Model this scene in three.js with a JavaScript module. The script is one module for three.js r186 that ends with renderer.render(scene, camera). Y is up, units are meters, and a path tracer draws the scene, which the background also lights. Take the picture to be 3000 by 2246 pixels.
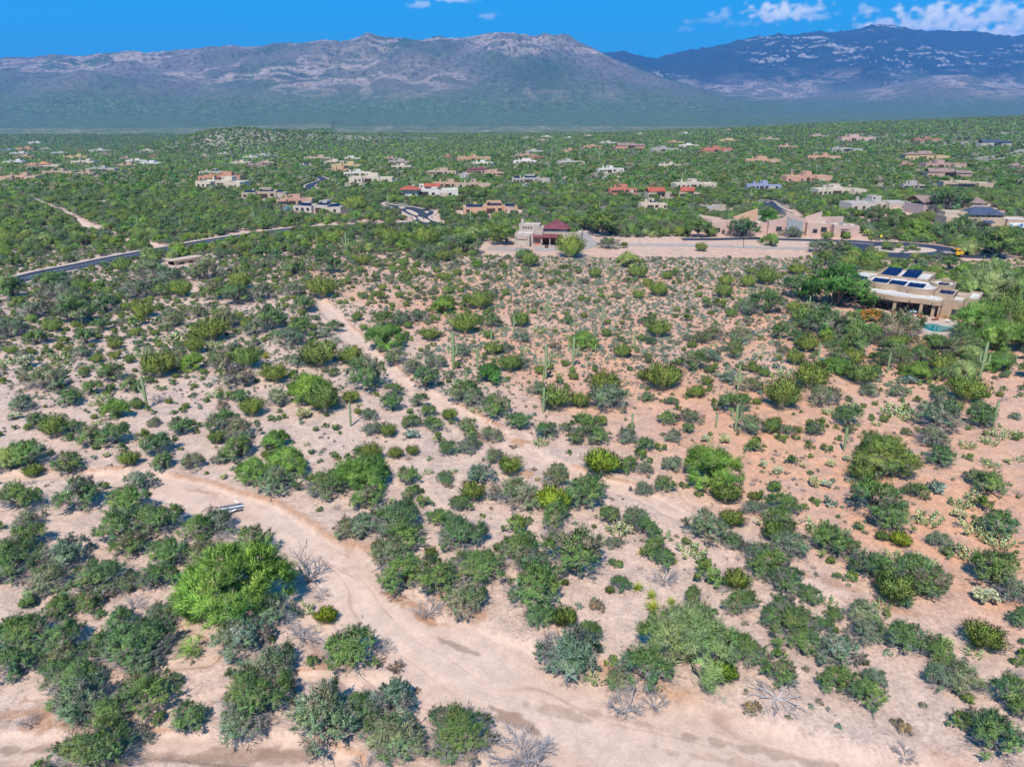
import * as THREE from 'three';
import { mergeGeometries } from 'three/addons/utils/BufferGeometryUtils.js';

// ---------------------------------------------------------------- camera, sky, sun, exposure
const EYE = 40, HORIZON = 345, F = 2080, CX = 1500, CY = 1123;           // the photograph is 3000 x 2246
const PITCH = Math.atan((CY - HORIZON) / F);
const scene = new THREE.Scene();
const camera = new THREE.PerspectiveCamera(2 * Math.atan(CY / F) * 180 / Math.PI, 3000 / 2246, 1, 40000);
camera.position.set(0, EYE, 0);
camera.rotation.set(-PITCH, 0, 0);
const renderer = new THREE.WebGLRenderer({ antialias: true });
renderer.toneMapping = THREE.LinearToneMapping;
renderer.toneMappingExposure = 1.36;
renderer.shadowMap.enabled = true;
const SUN_EL = 56 * Math.PI / 180, SHADOW_AZ = 0.26;                      // shadows fall away from the eye and a little to the right
const sun = new THREE.DirectionalLight(new THREE.Color(1, 0.94, 0.85), 4.4);
sun.position.set(-Math.sin(SHADOW_AZ) * Math.cos(SUN_EL), Math.sin(SUN_EL), Math.cos(SHADOW_AZ) * Math.cos(SUN_EL)).multiplyScalar(600);
sun.target.position.set(0, 0, 0);
sun.castShadow = true;
Object.assign(sun.shadow.camera, { left: -500, right: 500, top: 500, bottom: -500, near: 1, far: 2500 });
sun.shadow.mapSize.set(4096, 4096);
scene.add(sun, sun.target);
scene.fog = new THREE.FogExp2(new THREE.Color(0.09, 0.40, 1.0), 6.6e-5);

// ---------------------------------------------------------------- random numbers and noise
function rng(seed) {
  let a = seed >>> 0;
  return () => { a = (a + 0x6D2B79F5) | 0; let t = Math.imul(a ^ (a >>> 15), 1 | a); t = (t + Math.imul(t ^ (t >>> 7), 61 | t)) ^ t; return ((t ^ (t >>> 14)) >>> 0) / 4294967296; };
}
const lerp = (a, b, t) => a + (b - a) * t, clamp = (x, a = 0, b = 1) => Math.min(b, Math.max(a, x));
const sm = (a, b, x) => { const t = clamp((x - a) / (b - a)); return t * t * (3 - 2 * t); };
const LAT = new Float32Array(65536); { const r = rng(77); for (let i = 0; i < 65536; i++) LAT[i] = r(); }
function noise(x, y) {                                                    // value noise, 0..1
  const ix = Math.floor(x), iy = Math.floor(y), fx = x - ix, fy = y - iy, u = fx * fx * (3 - 2 * fx), v = fy * fy * (3 - 2 * fy);
  const a = (ix & 255) | ((iy & 255) << 8), b = ((ix + 1) & 255) | ((iy & 255) << 8), c = (ix & 255) | (((iy + 1) & 255) << 8), d = ((ix + 1) & 255) | (((iy + 1) & 255) << 8);
  return (LAT[a] * (1 - u) + LAT[b] * u) * (1 - v) + (LAT[c] * (1 - u) + LAT[d] * u) * v;
}
function fbm(x, y, o = 4) { let s = 0, a = 0.5, n = 0; for (let i = 0; i < o; i++) { s += a * noise(x, y); n += a; a *= 0.5; const t = x; x = x * 1.6 - y * 1.2 + 17.3; y = t * 1.2 + y * 1.6 + 5.1; } return s / n; }
function ridged(x, y, o = 4) { let s = 0, a = 0.5, n = 0; for (let i = 0; i < o; i++) { s += a * (1 - Math.abs(2 * noise(x, y) - 1)); n += a; a *= 0.5; const t = x; x = x * 1.6 - y * 1.2 + 7.7; y = t * 1.2 + y * 1.6 + 31.4; } return s / n; }
function along(pts, x) { if (x <= pts[0][0]) return pts[0][1]; for (let i = 1; i < pts.length; i++) if (x <= pts[i][0]) { const t = (x - pts[i - 1][0]) / (pts[i][0] - pts[i - 1][0]); return lerp(pts[i - 1][1], pts[i][1], t); } return pts[pts.length - 1][1]; }

// ---------------------------------------------------------------- sky: clear air over the range, small cumulus to the right
function ray(sx, sy) { const cp = Math.cos(PITCH), sp = Math.sin(PITCH), u = (sx - CX) / F, v = (CY - sy) / F; return new THREE.Vector3(u, -sp + v * cp, -cp - v * sp); }
const elevOf = (sx, sy) => { const r = ray(sx, sy); return Math.atan2(r.y, Math.hypot(r.x, r.z)); }, azOf = (sx, sy) => { const r = ray(sx, sy); return Math.atan2(r.x, -r.z); };
{
  const W = 4096, H = 2048, data = new Float32Array(W * H * 4);
  const clouds = [[2285, 42, 95, 26, 1.0], [2370, 48, 60, 16, .5], [2400, 25, 30, 14, .5], [2120, 45, 30, 13, .45], [2075, 62, 55, 10, .22], [2545, 28, 32, 11, .45], [2005, 90, 22, 9, .16], [2180, 70, 50, 12, .2],
    [2790, 60, 175, 40, 1.3], [2700, 78, 90, 24, 1], [2900, 45, 80, 30, 1], [2900, 104, 150, 26, 1.0], [2960, 90, 90, 26, .8], [2600, 76, 60, 10, .3], [1233, 14, 30, 9, .6], [1335, 2, 45, 6, .7], [1425, 48, 28, 8, .35], [3150, 60, 170, 50, 1.1], [3400, 90, 200, 40, 1], [-400, 30, 150, 30, .9], [-700, 70, 200, 30, .9]]
    .map(([x, y, w, h, k]) => ({ a: azOf(x, y), e: elevOf(x, y), w: w / F, h: h / F, k }));
  for (let j = 0; j < H; j++) {
    const el = ((j + 0.5) / H - 0.5) * Math.PI, s = Math.max(0, el);
    const t = 1 - Math.exp(-s / 0.075), z = sm(0.1, 1.4, s);
    const base = [lerp(lerp(0.075, 0.0, t), 0.012, z), lerp(lerp(0.51, 0.285, t), 0.12, z), lerp(lerp(0.72, 0.72, t), 0.33, z)];
    for (let i = 0; i < W; i++) {
      const az0 = ((i + 0.5) / W - 0.5) * 2 * Math.PI;                    // world direction (cos, sin) = (x, z)
      const az = Math.atan2(Math.cos(az0), -Math.sin(az0)), o = (j * W + i) * 4;
      let c = 0, shade = 0;
      if (el > 0.02 && el < 0.2) for (const q of clouds) {
        const dx = (az - q.a) / q.w, dy = (el - q.e) / q.h;
        if (Math.abs(dx) > 1.7 || Math.abs(dy) > 1.9) continue;
        const n = fbm(az * 130 + 50, el * 210 + 9, 5) - 0.5, flat = dy < 0 ? dy * 1.5 : dy, d = 1 - Math.hypot(dx, flat) * 0.85 + n * 1.9;
        const v = sm(0.05, 0.75, d) * Math.min(1, q.k); if (v > c) { c = v; shade = clamp(0.5 + dy * 0.55 + (fbm(az * 200, el * 300, 3) - .5) * 1.1); }
      }
      const lit = [lerp(0.42, 0.80, shade), lerp(0.55, 0.83, shade), lerp(0.80, 0.90, shade)];
      for (let k = 0; k < 3; k++) data[o + k] = lerp(base[k], lit[k], c * 0.92);
      data[o + 3] = 1;
    }
  }
  const sky = new THREE.DataTexture(data, W, H, THREE.RGBAFormat, THREE.FloatType);
  sky.mapping = THREE.EquirectangularReflectionMapping; sky.magFilter = THREE.LinearFilter; sky.needsUpdate = true;
  scene.background = sky; scene.environment = sky;
}

// ---------------------------------------------------------------- helpers for things
const used = new Map();
function numbered(n) { const k = used.get(n) ?? 0; used.set(n, k + 1); return k ? `${n}_${String(k).padStart(3, '0')}` : n; }
function tag(o, label, category, group, kind) { if (label) o.userData.label = label; if (category) o.userData.category = category; if (group) o.userData.group = group; if (kind) o.userData.kind = kind; return o; }
function thing(name, label, category, [x, y, z] = [0, 0, 0], turn = 0, group) { const o = new THREE.Group(); o.name = numbered(name); o.position.set(x, y, z); o.rotation.y = turn; scene.add(o); return tag(o, label, category, group); }
function obj(name, geo, mat, parent = scene) { const g = Array.isArray(geo) ? (geo.length > 1 ? mergeGeometries(geo.map((q) => plain(q))) : geo[0]) : geo; const m = new THREE.Mesh(g, mat); m.name = numbered(name); m.castShadow = m.receiveShadow = true; parent.add(m); return m; }
function plain(g) { const q = g.index ? g.toNonIndexed() : g.clone(); for (const k of Object.keys(q.attributes)) if (k !== 'position' && k !== 'normal') q.deleteAttribute(k); return q; }
const M = (r, g, b, o = {}) => new THREE.MeshStandardMaterial({ color: new THREE.Color().setRGB(r, g, b), roughness: 0.85, ...o });
function tex(w, h, f, o = {}) { const d = new Uint8Array(w * h * 4); f(d, w, h); const t = new THREE.DataTexture(d, w, h); t.wrapS = t.wrapT = THREE.RepeatWrapping; t.magFilter = THREE.LinearFilter; t.needsUpdate = true; Object.assign(t, o); return t; }
const toS = (v) => { v = clamp(v); return 255 * (v <= 0.0031308 ? v * 12.92 : 1.055 * Math.pow(v, 1 / 2.4) - 0.055); };
// ---------------------------------------------------------------- the lie of the land
const CREST = [[-900, 436], [0, 434], [560, 432], [800, 418], [1000, 406], [1200, 402], [1500, 396], [1750, 392], [2000, 383], [2300, 368], [2600, 356], [3000, 342], [3800, 325]];
const SKY1 = [[-800, 215], [-200, 195], [0, 183], [130, 177], [160, 172], [240, 177], [380, 164], [430, 170], [480, 162], [560, 165], [610, 155], [680, 147], [730, 150], [800, 142], [880, 140], [950, 132], [1010, 138], [1060, 125], [1090, 116], [1120, 122], [1180, 125], [1230, 131], [1290, 122], [1340, 126], [1400, 125], [1460, 118], [1500, 114], [1530, 120], [1570, 125], [1590, 120], [1650, 129], [1690, 139], [1730, 154], [1760, 167], [1800, 184], [1850, 203], [1900, 220], [1950, 234], [2000, 246], [2050, 262], [2100, 280], [2200, 305], [2350, 335], [2600, 350]];
const SKY2 = [[1300, 230], [1500, 190], [1650, 175], [1760, 165], [1810, 160], [1860, 170], [1900, 180], [1925, 183], [1955, 172], [2000, 165], [2080, 150], [2150, 135], [2200, 127], [2280, 109], [2330, 112], [2400, 100], [2440, 104], [2510, 97], [2550, 91], [2600, 94], [2660, 100], [2720, 105], [2780, 103], [2850, 110], [2920, 118], [3000, 112], [3300, 130], [3800, 170]];
const RISE = Math.tan(PITCH);
const topAt = (pts, sx, D) => EYE + D * Math.tan(elevOf(sx, along(pts, sx)));
// heights along the skylines are worked out once per direction (tan of the azimuth), so that the land is a plain function of place
const DIRS = 1400, U0 = -1.15, U1 = 1.15, hCrest = new Float32Array(DIRS), hOne = new Float32Array(DIRS), hTwo = new Float32Array(DIRS);
const D0 = 1700, D1 = 7400, D2 = 11200;
for (let i = 0; i < DIRS; i++) {
  const u = lerp(U0, U1, i / (DIRS - 1)), cs = 1 / Math.hypot(1, u), far = (sy) => { let sx = CX; for (let k = 0; k < 4; k++) { const r = ray(0, sy(sx)); sx = CX + u * -r.z * F; } return sx; };
  const s0 = far((s) => along(CREST, s)), s1 = far((s) => along(SKY1, s)), s2 = far((s) => along(SKY2, s));
  hCrest[i] = topAt(CREST, s0, D0 / cs); hOne[i] = topAt(SKY1, s1, D1 / cs); hTwo[i] = topAt(SKY2, s2, D2 / cs);
}
function dirOf(tab, u) { const f = clamp((u - U0) / (U1 - U0)) * (DIRS - 1.001), i = Math.floor(f); return lerp(tab[i], tab[i + 1], f - i); }
const HILLS = [[-482, 1280, 135, 105, 33], [-330, 1330, 110, 100, 12], [-560, 1360, 120, 80, 10], [-240, 1420, 120, 80, 8], [90, 560, 70, 40, 2.5], [205, 330, 40, 30, 5]];
function land(x, z) {                                                     // smooth land, without the small relief of the washes
  const d = -z;
  if (d < 60) return 0;
  const u = x / d, hc = dirOf(hCrest, u);
  let h = hc * sm(300, 1750, d);
  if (d > 200) h += (noise(x * 0.012 + 3, z * 0.012) - 0.5) * 3.2 * sm(390, 700, d);
  for (const [hx, hd, rx, rd, k] of HILLS) { const q = ((x - hx) / rx) ** 2 + ((d - hd) / rd) ** 2; if (q < 9) h += k * Math.exp(-q * 1.1); }
  if (d > 1700) {
    const foot = lerp(8, 95, sm(1900, 6200, d)), away = sm(1720, 2500, d);
    h = lerp(h, Math.min(foot - 6, h + foot), away) - (hc > -5 ? 14 * sm(1720, 2200, d) * (1 - sm(2600, 4200, d)) : 0);
  }
  if (d > 3200) {
    const low = h, n1 = ridged(x * 0.0011 + 3, z * 0.0009, 4), n2 = fbm(x * 0.004, z * 0.004, 3);
    const s1 = clamp((d - 4300 - n1 * 500) / (D1 - 4800)), h1 = dirOf(hOne, u), up1 = Math.pow(sm(0, 1.05, s1), 0.85) ;
    const back1 = 1 - sm(D1, D1 + 2200, d);
    let a = low + Math.max(0, h1 - low) * Math.min(1, up1 * 1.02) * back1;
    const rough = Math.max(0, h1 - low) * s1 * (1.0 - s1) * 4;
    a += rough * ((n1 - 0.55) * 0.44 + (n2 - 0.5) * 0.26) * back1;
    const s2 = clamp((d - 7000) / (D2 - 7000)), h2 = dirOf(hTwo, u), r2 = Math.max(0, h2 - low);
    let b = low + r2 * Math.pow(sm(0, 1, s2), 0.9) * (1 - sm(D2, D2 + 2500, d));
    b += r2 * s2 * (1.02 - s2) * 4 * ((ridged(x * 0.0009 + 9, z * 0.0008 + 2, 4) - 0.55) * 0.3 + (n2 - 0.5) * 0.12);
    for (const [hx, hd, rx, rd, k] of [[3950, 7100, 620, 900, 250], [4850, 7300, 700, 900, 190], [2350, 6900, 420, 900, 90], [-2900, 5200, 420, 500, 120], [3100, 7600, 480, 700, 120]]) { const q = ((x - hx) / rx) ** 2 + ((d - hd) / rd) ** 2; if (q < 8) a += k * Math.exp(-q) * (0.8 + 0.4 * n1); }
    h = Math.max(a, b);
    const crag = sm(250, 700, h);
    h += crag * ((ridged(x * 0.0036 + 5, z * 0.0036, 3) - 0.55) * 110 * (1 - sm(.86, 1, clamp(Math.max(h / Math.max(1, h1), d > 8000 ? h / Math.max(1, h2) : 0)))) + (ridged(x * 0.012, z * 0.012, 3) - 0.5) * 30 + (noise(x * 0.045, z * 0.045) - 0.5) * 16);
  }
  return h;
}
const EYEP = new THREE.Vector3(0, EYE, 0);
// the place on the land that the photograph shows at a pixel: p, and m metres per pixel there
function at(sx, sy, lift = 0) {
  const r = ray(sx, sy), l = Math.hypot(r.x, r.z), g = { x: r.x / l, y: r.y / l, z: r.z / l };
  let t = 20, dt = 1.5, prev = t;
  for (; t < 9000; t += dt) { if (EYE + g.y * t < land(g.x * t, g.z * t) + lift) break; prev = t; dt = Math.max(1.5, t * 0.01); }
  let a = prev, b = t;
  for (let k = 0; k < 24; k++) { const m = (a + b) / 2; if (EYE + g.y * m < land(g.x * m, g.z * m) + lift) b = m; else a = m; }
  const p = new THREE.Vector3(g.x * b, land(g.x * b, g.z * b), g.z * b), depth = b / l;
  return { p, x: p.x, y: p.y, z: p.z, d: -p.z, depth, m: depth / F };
}
function seen(x, y, z) { const cp = Math.cos(PITCH), sp = Math.sin(PITCH), dy = y - EYE, depth = -dy * sp - z * cp, v = dy * cp - z * sp; return { sx: CX + F * x / depth, sy: CY - F * v / depth, depth }; }

// washes: polylines [px x, px y, px half width]
const WASHES = [
  { pts: [[-60, 1400, 30], [176, 1385, 34], [380, 1400, 50], [560, 1440, 70], [700, 1500, 95], [860, 1590, 105], [1000, 1710, 165], [1170, 1870, 235], [1420, 2040, 265], [1780, 2170, 270], [2250, 2300, 260], [2800, 2440, 250]], cut: 0.45 },
  { pts: [[930, 870, 12], [960, 905, 22], [1017, 970, 32], [1080, 1040, 38], [1180, 1125, 36], [1290, 1180, 40], [1400, 1240, 42], [1500, 1310, 52], [1570, 1350, 60], [1720, 1400, 40], [1870, 1440, 38], [2010, 1510, 34], [2140, 1580, 28], [2240, 1640, 22]], cut: 0.4 },
  { pts: [[1520, 1310, 30], [1530, 1370, 34], [1490, 1440, 24]], cut: 0.2 },
  { pts: [[2300, 1660, 22], [2420, 1740, 26], [2560, 1830, 22], [2700, 1900, 26], [2860, 1990, 20]], cut: 0.25 },
  { pts: [[-40, 2190, 70], [200, 2190, 60], [480, 2180, 50], [800, 2200, 60], [1000, 2260, 70]], cut: 0.3 },
  { pts: [[560, 2060, 22], [760, 1990, 26], [930, 1980, 28], [1130, 1960, 40]], cut: 0.2 },
  { pts: [[-30, 1790, 24], [120, 1830, 30], [300, 1830, 30], [330, 1790, 18]], cut: 0.15 },
  { pts: [[440, 1950, 26], [600, 1930, 36], [640, 1860, 26], [560, 1830, 20]], cut: 0.15 },
  { pts: [[100, 2030, 24], [330, 2000, 26], [480, 1960, 20]], cut: 0.15 },
  { pts: [[40, 560, 5], [110, 590, 8], [200, 628, 9], [270, 670, 14], [330, 690, 10], [400, 708, 13], [520, 728, 12]], cut: 0.3 },
  { pts: [[530, 800, 8], [560, 830, 12], [570, 860, 10]], cut: 0.2 },
];
for (const w of WASHES) {
  w.q = w.pts.map(([x, y, r]) => { const a = at(x, y); return { x: a.x, z: a.z, r: r * a.m * 1.05 }; });
  w.box = [Math.min(...w.q.map((p) => p.x - 2.5 * p.r)), Math.max(...w.q.map((p) => p.x + 2.5 * p.r)), Math.min(...w.q.map((p) => p.z - 2.5 * p.r)), Math.max(...w.q.map((p) => p.z + 2.5 * p.r))];
}
function washAt(x, z) {                                                   // nearest wash: t (1 at its bank), cut depth, run along it and offset across it in metres
  let best = { t: 9, cut: 0, run: 0, off: 0 };
  for (const w of WASHES) {
    if (x < w.box[0] || x > w.box[1] || z < w.box[2] || z > w.box[3]) continue;
    let run = 0;
    for (let i = 1; i < w.q.length; i++) {
      const a = w.q[i - 1], b = w.q[i], dx = b.x - a.x, dz = b.z - a.z, L2 = dx * dx + dz * dz, L = Math.sqrt(L2), k = clamp(((x - a.x) * dx + (z - a.z) * dz) / L2);
      const ex = x - a.x - dx * k, ez = z - a.z - dz * k, D = Math.hypot(ex, ez), r = lerp(a.r, b.r, k), t = D / r;
      if (t < best.t) best = { t, cut: w.cut, run: run + L * k, off: (ex * dz - ez * dx) / L, r };
      run += L;
    }
  }
  return best;
}
// edges of a wash wander
const wt = (w, x, z) => w.t + (fbm(x * 0.22, z * 0.22, 3) - 0.5) * 0.55;

// roads and drives: centre lines in pixels with half widths in metres
const ROADS = [
  { name: 'road', half: 3.9, pts: [[20, 830], [130, 800], [240, 778], [340, 757], [430, 740], [530, 722], [640, 703], [760, 685], [860, 672], [960, 665], [1060, 661], [1140, 658], [1200, 655], [1290, 655]], marks: true, label: 'long dark asphalt road with white lines crossing the left half' },
  { name: 'road', half: 2.9, pts: [[918, 560], [908, 545], [930, 535], [948, 528], [930, 518]], label: 'curving stretch of asphalt among bushes at the left' },
  { name: 'road', half: 2.4, pts: [[908, 492], [900, 485], [897, 478]], label: 'small far bend of asphalt at the left' },
  { name: 'road', half: 3.2, pts: [[2330, 640], [2290, 620], [2262, 604], [2254, 596], [2240, 588], [2225, 592]], label: 'dark asphalt drive rising behind the angular pink house' },
  { name: 'road', half: 2.7, pts: [[2000, 702], [2080, 702], [2200, 700], [2320, 703], [2430, 706], [2500, 708], [2560, 712]], label: 'narrow asphalt lane in front of the angular pink house' },
  { name: 'driveway', half: 2.0, pts: [[1750, 712], [1800, 716], [1900, 717], [2010, 719], [2120, 722], [2240, 726], [2370, 729]], gravel: true, label: 'straight pale gravel driveway bordered by stones' },
  { name: 'driveway', half: 2.6, pts: [[1700, 680], [1715, 700], [1730, 716], [1690, 728], [1620, 730], [1570, 732]], gravel: true, label: 'pale gravel forecourt drive of the house with the maroon hip roof' },
  { name: 'driveway', half: 3.4, pts: [[1430, 728], [1480, 728], [1540, 733]], gravel: true, label: 'pale gravel parking strip before the single garage' },
  { name: 'driveway', half: 1.8, pts: [[2060, 612], [2085, 606], [2110, 600]], gravel: true, label: 'short curved concrete drive among far bushes' },
  { name: 'road', half: 1.5, pts: [[2830, 470], [2880, 462], [2940, 454], [2980, 446], [3020, 438]], label: 'far road climbing to the right edge', gravel: true },
  { name: 'driveway', half: 2, pts: [[1352, 530], [1358, 515], [1368, 505]], gravel: true, label: 'steep pale drive below the house with maroon roof tiles' },
];
for (const r of ROADS) {
  const c = new THREE.CatmullRomCurve3(r.pts.map(([x, y]) => { const a = at(x, y); return new THREE.Vector3(a.x, 0, a.z); }), false, 'centripetal');
  r.line = c.getSpacedPoints(Math.max(12, Math.min(160, Math.round(c.getLength() / 2))));
  r.box = new THREE.Box3().setFromPoints(r.line).expandByScalar(12);
}
const CIRCLE = (() => { const a = at(2640, 732); return { x: a.x, z: a.z, rx: 19, rz: 15.5, ix: 11, iz: 6.4 }; })();
function roadAt(x, z) { let b = 99; for (const r of ROADS) { if (x < r.box.min.x || x > r.box.max.x || z < r.box.min.z || z > r.box.max.z) continue; for (let i = 1; i < r.line.length; i++) { const p = r.line[i - 1], q = r.line[i], dx = q.x - p.x, dz = q.z - p.z, k = clamp(((x - p.x) * dx + (z - p.z) * dz) / (dx * dx + dz * dz)); b = Math.min(b, Math.hypot(x - p.x - dx * k, z - p.z - dz * k) - r.half); } } const e = Math.hypot((x - CIRCLE.x) / CIRCLE.rx, (z - CIRCLE.z) / CIRCLE.rz); return Math.min(b, (e - 1) * CIRCLE.rz); }

const SITES = [[2690, 925, 26], [2640, 960, 20], [1600, 705, 20], [2290, 690, 44], [2890, 668, 28], [2640, 732, 22]].map(([x, y, r]) => { const a = at(x, y); return [a.x, a.z, r]; });
const POOL = (() => { const a = at(2730, 931), c = Math.cos(-0.662), s = Math.sin(-0.662); return { x: a.x + 2.2 * c + 8.4 * s, z: a.z - 2.2 * s + 8.4 * c }; })();
function ground(x, z, fine = true) {
  const d = -z; let h = land(x, z);
  if (d < 330) {
    const w = washAt(x, z), k = 1 - sm(240, 330, d), road = roadAt(x, z), soft = sm(0.5, 4, road) * SITES.reduce((a, q) => a * sm(q[2], q[2] + 9, Math.hypot(x - q[0], z - q[1])), 1);
    h += ((fbm(x * 0.06, z * 0.06, 3) - 0.5) * 0.9 + (fine ? (fbm(x * 0.7, z * 0.7, 3) - 0.5) * 0.17 : 0)) * k * soft * sm(0.5, 1.2, w.t);
    if (w.t < 2) h -= w.cut * (1 - sm(0.72, 1.06, wt(w, x, z))) * k + (fine && w.t < 1 ? (fbm(w.run * 0.12, w.off * 0.9, 3) - 0.5) * 0.16 * k : 0);
  }
  { const px = x - POOL.x, pz = z - POOL.z, q = Math.hypot(px, pz); if (q < 6) h -= 1.3 * (1 - sm(3.6, 5.2, q)); }
  return h;
}

// ---------------------------------------------------------------- what the soil is made of
const redA = at(900, 880), redB = at(2250, 1680), redN = (() => { const dx = redB.x - redA.x, dz = redB.z - redA.z, l = Math.hypot(dx, dz); return [dz / l, -dx / l]; })();
const STAINS = [[1515, 2100, 1.9, .6, -.5, 1, 0], [1560, 2128, 1.2, .5, -.4, 1, 0], [1480, 2075, 1.6, .25, -.5, .8, 0], [100, 2188, 3, .5, 0, .8, 0], [690, 2205, 5, .7, 0, .7, 0], [60, 2085, 2.6, .9, 0, .8, 1], [190, 2110, 3, .8, .1, .8, 1], [860, 2200, 3, .5, 0, .8, 0], [1340, 1880, 2.6, .4, -.5, .7, 0], [1230, 1768, 2.4, .35, -.6, .8, 1], [1165, 1735, 2.2, 1.0, -.5, .95, 1], [1255, 1802, 1.8, .6, -.5, .9, 1], [1545, 1385, 1.6, 1.0, -.2, .8, 1], [1515, 1285, 2.2, .9, -.6, .8, 1], [1460, 1240, 2, .7, -.6, .7, 1], [1700, 2090, 4, .5, -.35, .5, 0], [1850, 2100, 5, .4, -.3, .5, 0], [2250, 2190, 7, .5, -.25, .6, 0], [2120, 2215, 5, .5, -.25, .5, 0], [480, 2210, 4, .4, 0, .6, 0], [800, 1930, 2.5, .5, .1, .6, 1], [590, 1430, 3, .7, -.3, .6, 1], [330, 1370, 3, .6, 0, .7, 1], [2440, 1700, 3, .7, -.6, .6, 1], [2620, 1780, 3, .7, -.6, .6, 1], [560, 1540, 2.5, .3, -.5, .5, 0], [640, 1590, 2, .3, -.6, .5, 0]]
  .map(([x, y, a, b, t, k, o]) => { const p = at(x, y); return { x: p.x, z: p.z, a, b, c: Math.cos(t), n: Math.sin(t), k, col: o ? [.40, .215, .125] : [.30, .195, .14] }; });
function soil(x, z, out) {
  const d = -z, sd = (x - redA.x) * redN[0] + (z - redA.z) * redN[1];
  const n = fbm(x * 0.07, z * 0.07, 3), m = fbm(x * 0.55 + 9, z * 0.55, 3), f = noise(x * 5.3, z * 5.3), f2 = noise(x * 11.7 + 5, z * 11.7);
  const red = clamp(sm(-3, 16, sd) * (0.35 + 1.0 * n) * (1 - sm(150, 260, d) * 0.75));
  let r = lerp(0.545, 0.57, red), g = lerp(0.385, 0.305, red), b = lerp(0.30, 0.185, red);
  const far = sm(300, 700, d);
  r = lerp(r, 0.40, far); g = lerp(g, 0.33, far); b = lerp(b, 0.26, far);
  const w = washAt(x, z), t = w.t < 2 ? wt(w, x, z) : 9, inW = 1 - sm(0.8, 1.02, t);
  // gravel and litter on the flats
  const litter = Math.max(sm(0.50, 0.70, m), sm(0.55, 0.7, fbm(x * 1.7, z * 1.7 + 30, 2)) * 0.6) * (1 - inW);
  r = lerp(r, 0.33, litter * 0.38); g = lerp(g, 0.24, litter * 0.38); b = lerp(b, 0.205, litter * 0.34);
  let k = (0.80 + 0.36 * f * (1 - inW * 0.55) + 0.09 * inW) * (0.9 + 0.2 * noise(x * 1.3 + 20, z * 1.3)) + (f2 > 0.84 ? 0.2 : f2 < 0.15 ? -0.3 : 0) * (1 - inW * 0.7);
  if (inW > 0) {
    r = lerp(r, 0.59, inW); g = lerp(g, 0.42, inW); b = lerp(b, 0.33, inW);
    const rill = fbm(w.run * 0.05 + 3, w.off * 0.55 + fbm(w.run * 0.08, w.off * 0.3, 2) * 2.2, 3), line = sm(0.035, 0.0, Math.abs(rill - 0.5)) * sm(0.45, 0.7, noise(w.run * 0.06 + 7, w.off * 0.2));
    r = lerp(r, 0.37, line * 0.55 * inW); g = lerp(g, 0.235, line * 0.6 * inW); b = lerp(b, 0.165, line * 0.6 * inW);
    const band = fbm(w.run * 0.035, w.off * 0.35, 3); r *= lerp(1, 0.9 + 0.2 * band, inW); g *= lerp(1, 0.86 + 0.27 * band, inW); b *= lerp(1, 0.82 + 0.33 * band, inW);
  }
  if (w.cut > 0.1 && t > 0.8 && t < 1.25) {                                // bare orange banks
    const e = (1 - Math.abs(t - 0.98) / 0.2) * sm(0.48, 0.66, noise(w.run * 0.11 + 40, w.off > 0 ? 3 : 9));
    if (e > 0) { r = lerp(r, 0.40, e * 0.85); g = lerp(g, 0.215, e * 0.85); b = lerp(b, 0.125, e * 0.85); }
  }
  for (const s of STAINS) {                                               // damp mud and bare orange clay left by the floods
    const dx = x - s.x, dz = z - s.z; if (Math.abs(dx) > s.a * 1.8 || Math.abs(dz) > s.a * 1.8) continue;
    const u = (dx * s.c - dz * s.n) / s.a, v = (dx * s.n + dz * s.c) / s.b, e = sm(1.05, 0.45, Math.hypot(u, v) + (fbm(x * 1.1 + s.x, z * 1.1, 3) - .5) * 1.9) * s.k;
    r = lerp(r, s.col[0], e); g = lerp(g, s.col[1], e); b = lerp(b, s.col[2], e);
  }
  out[0] = r * k; out[1] = g * k; out[2] = b * k; return out;
}

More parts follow.
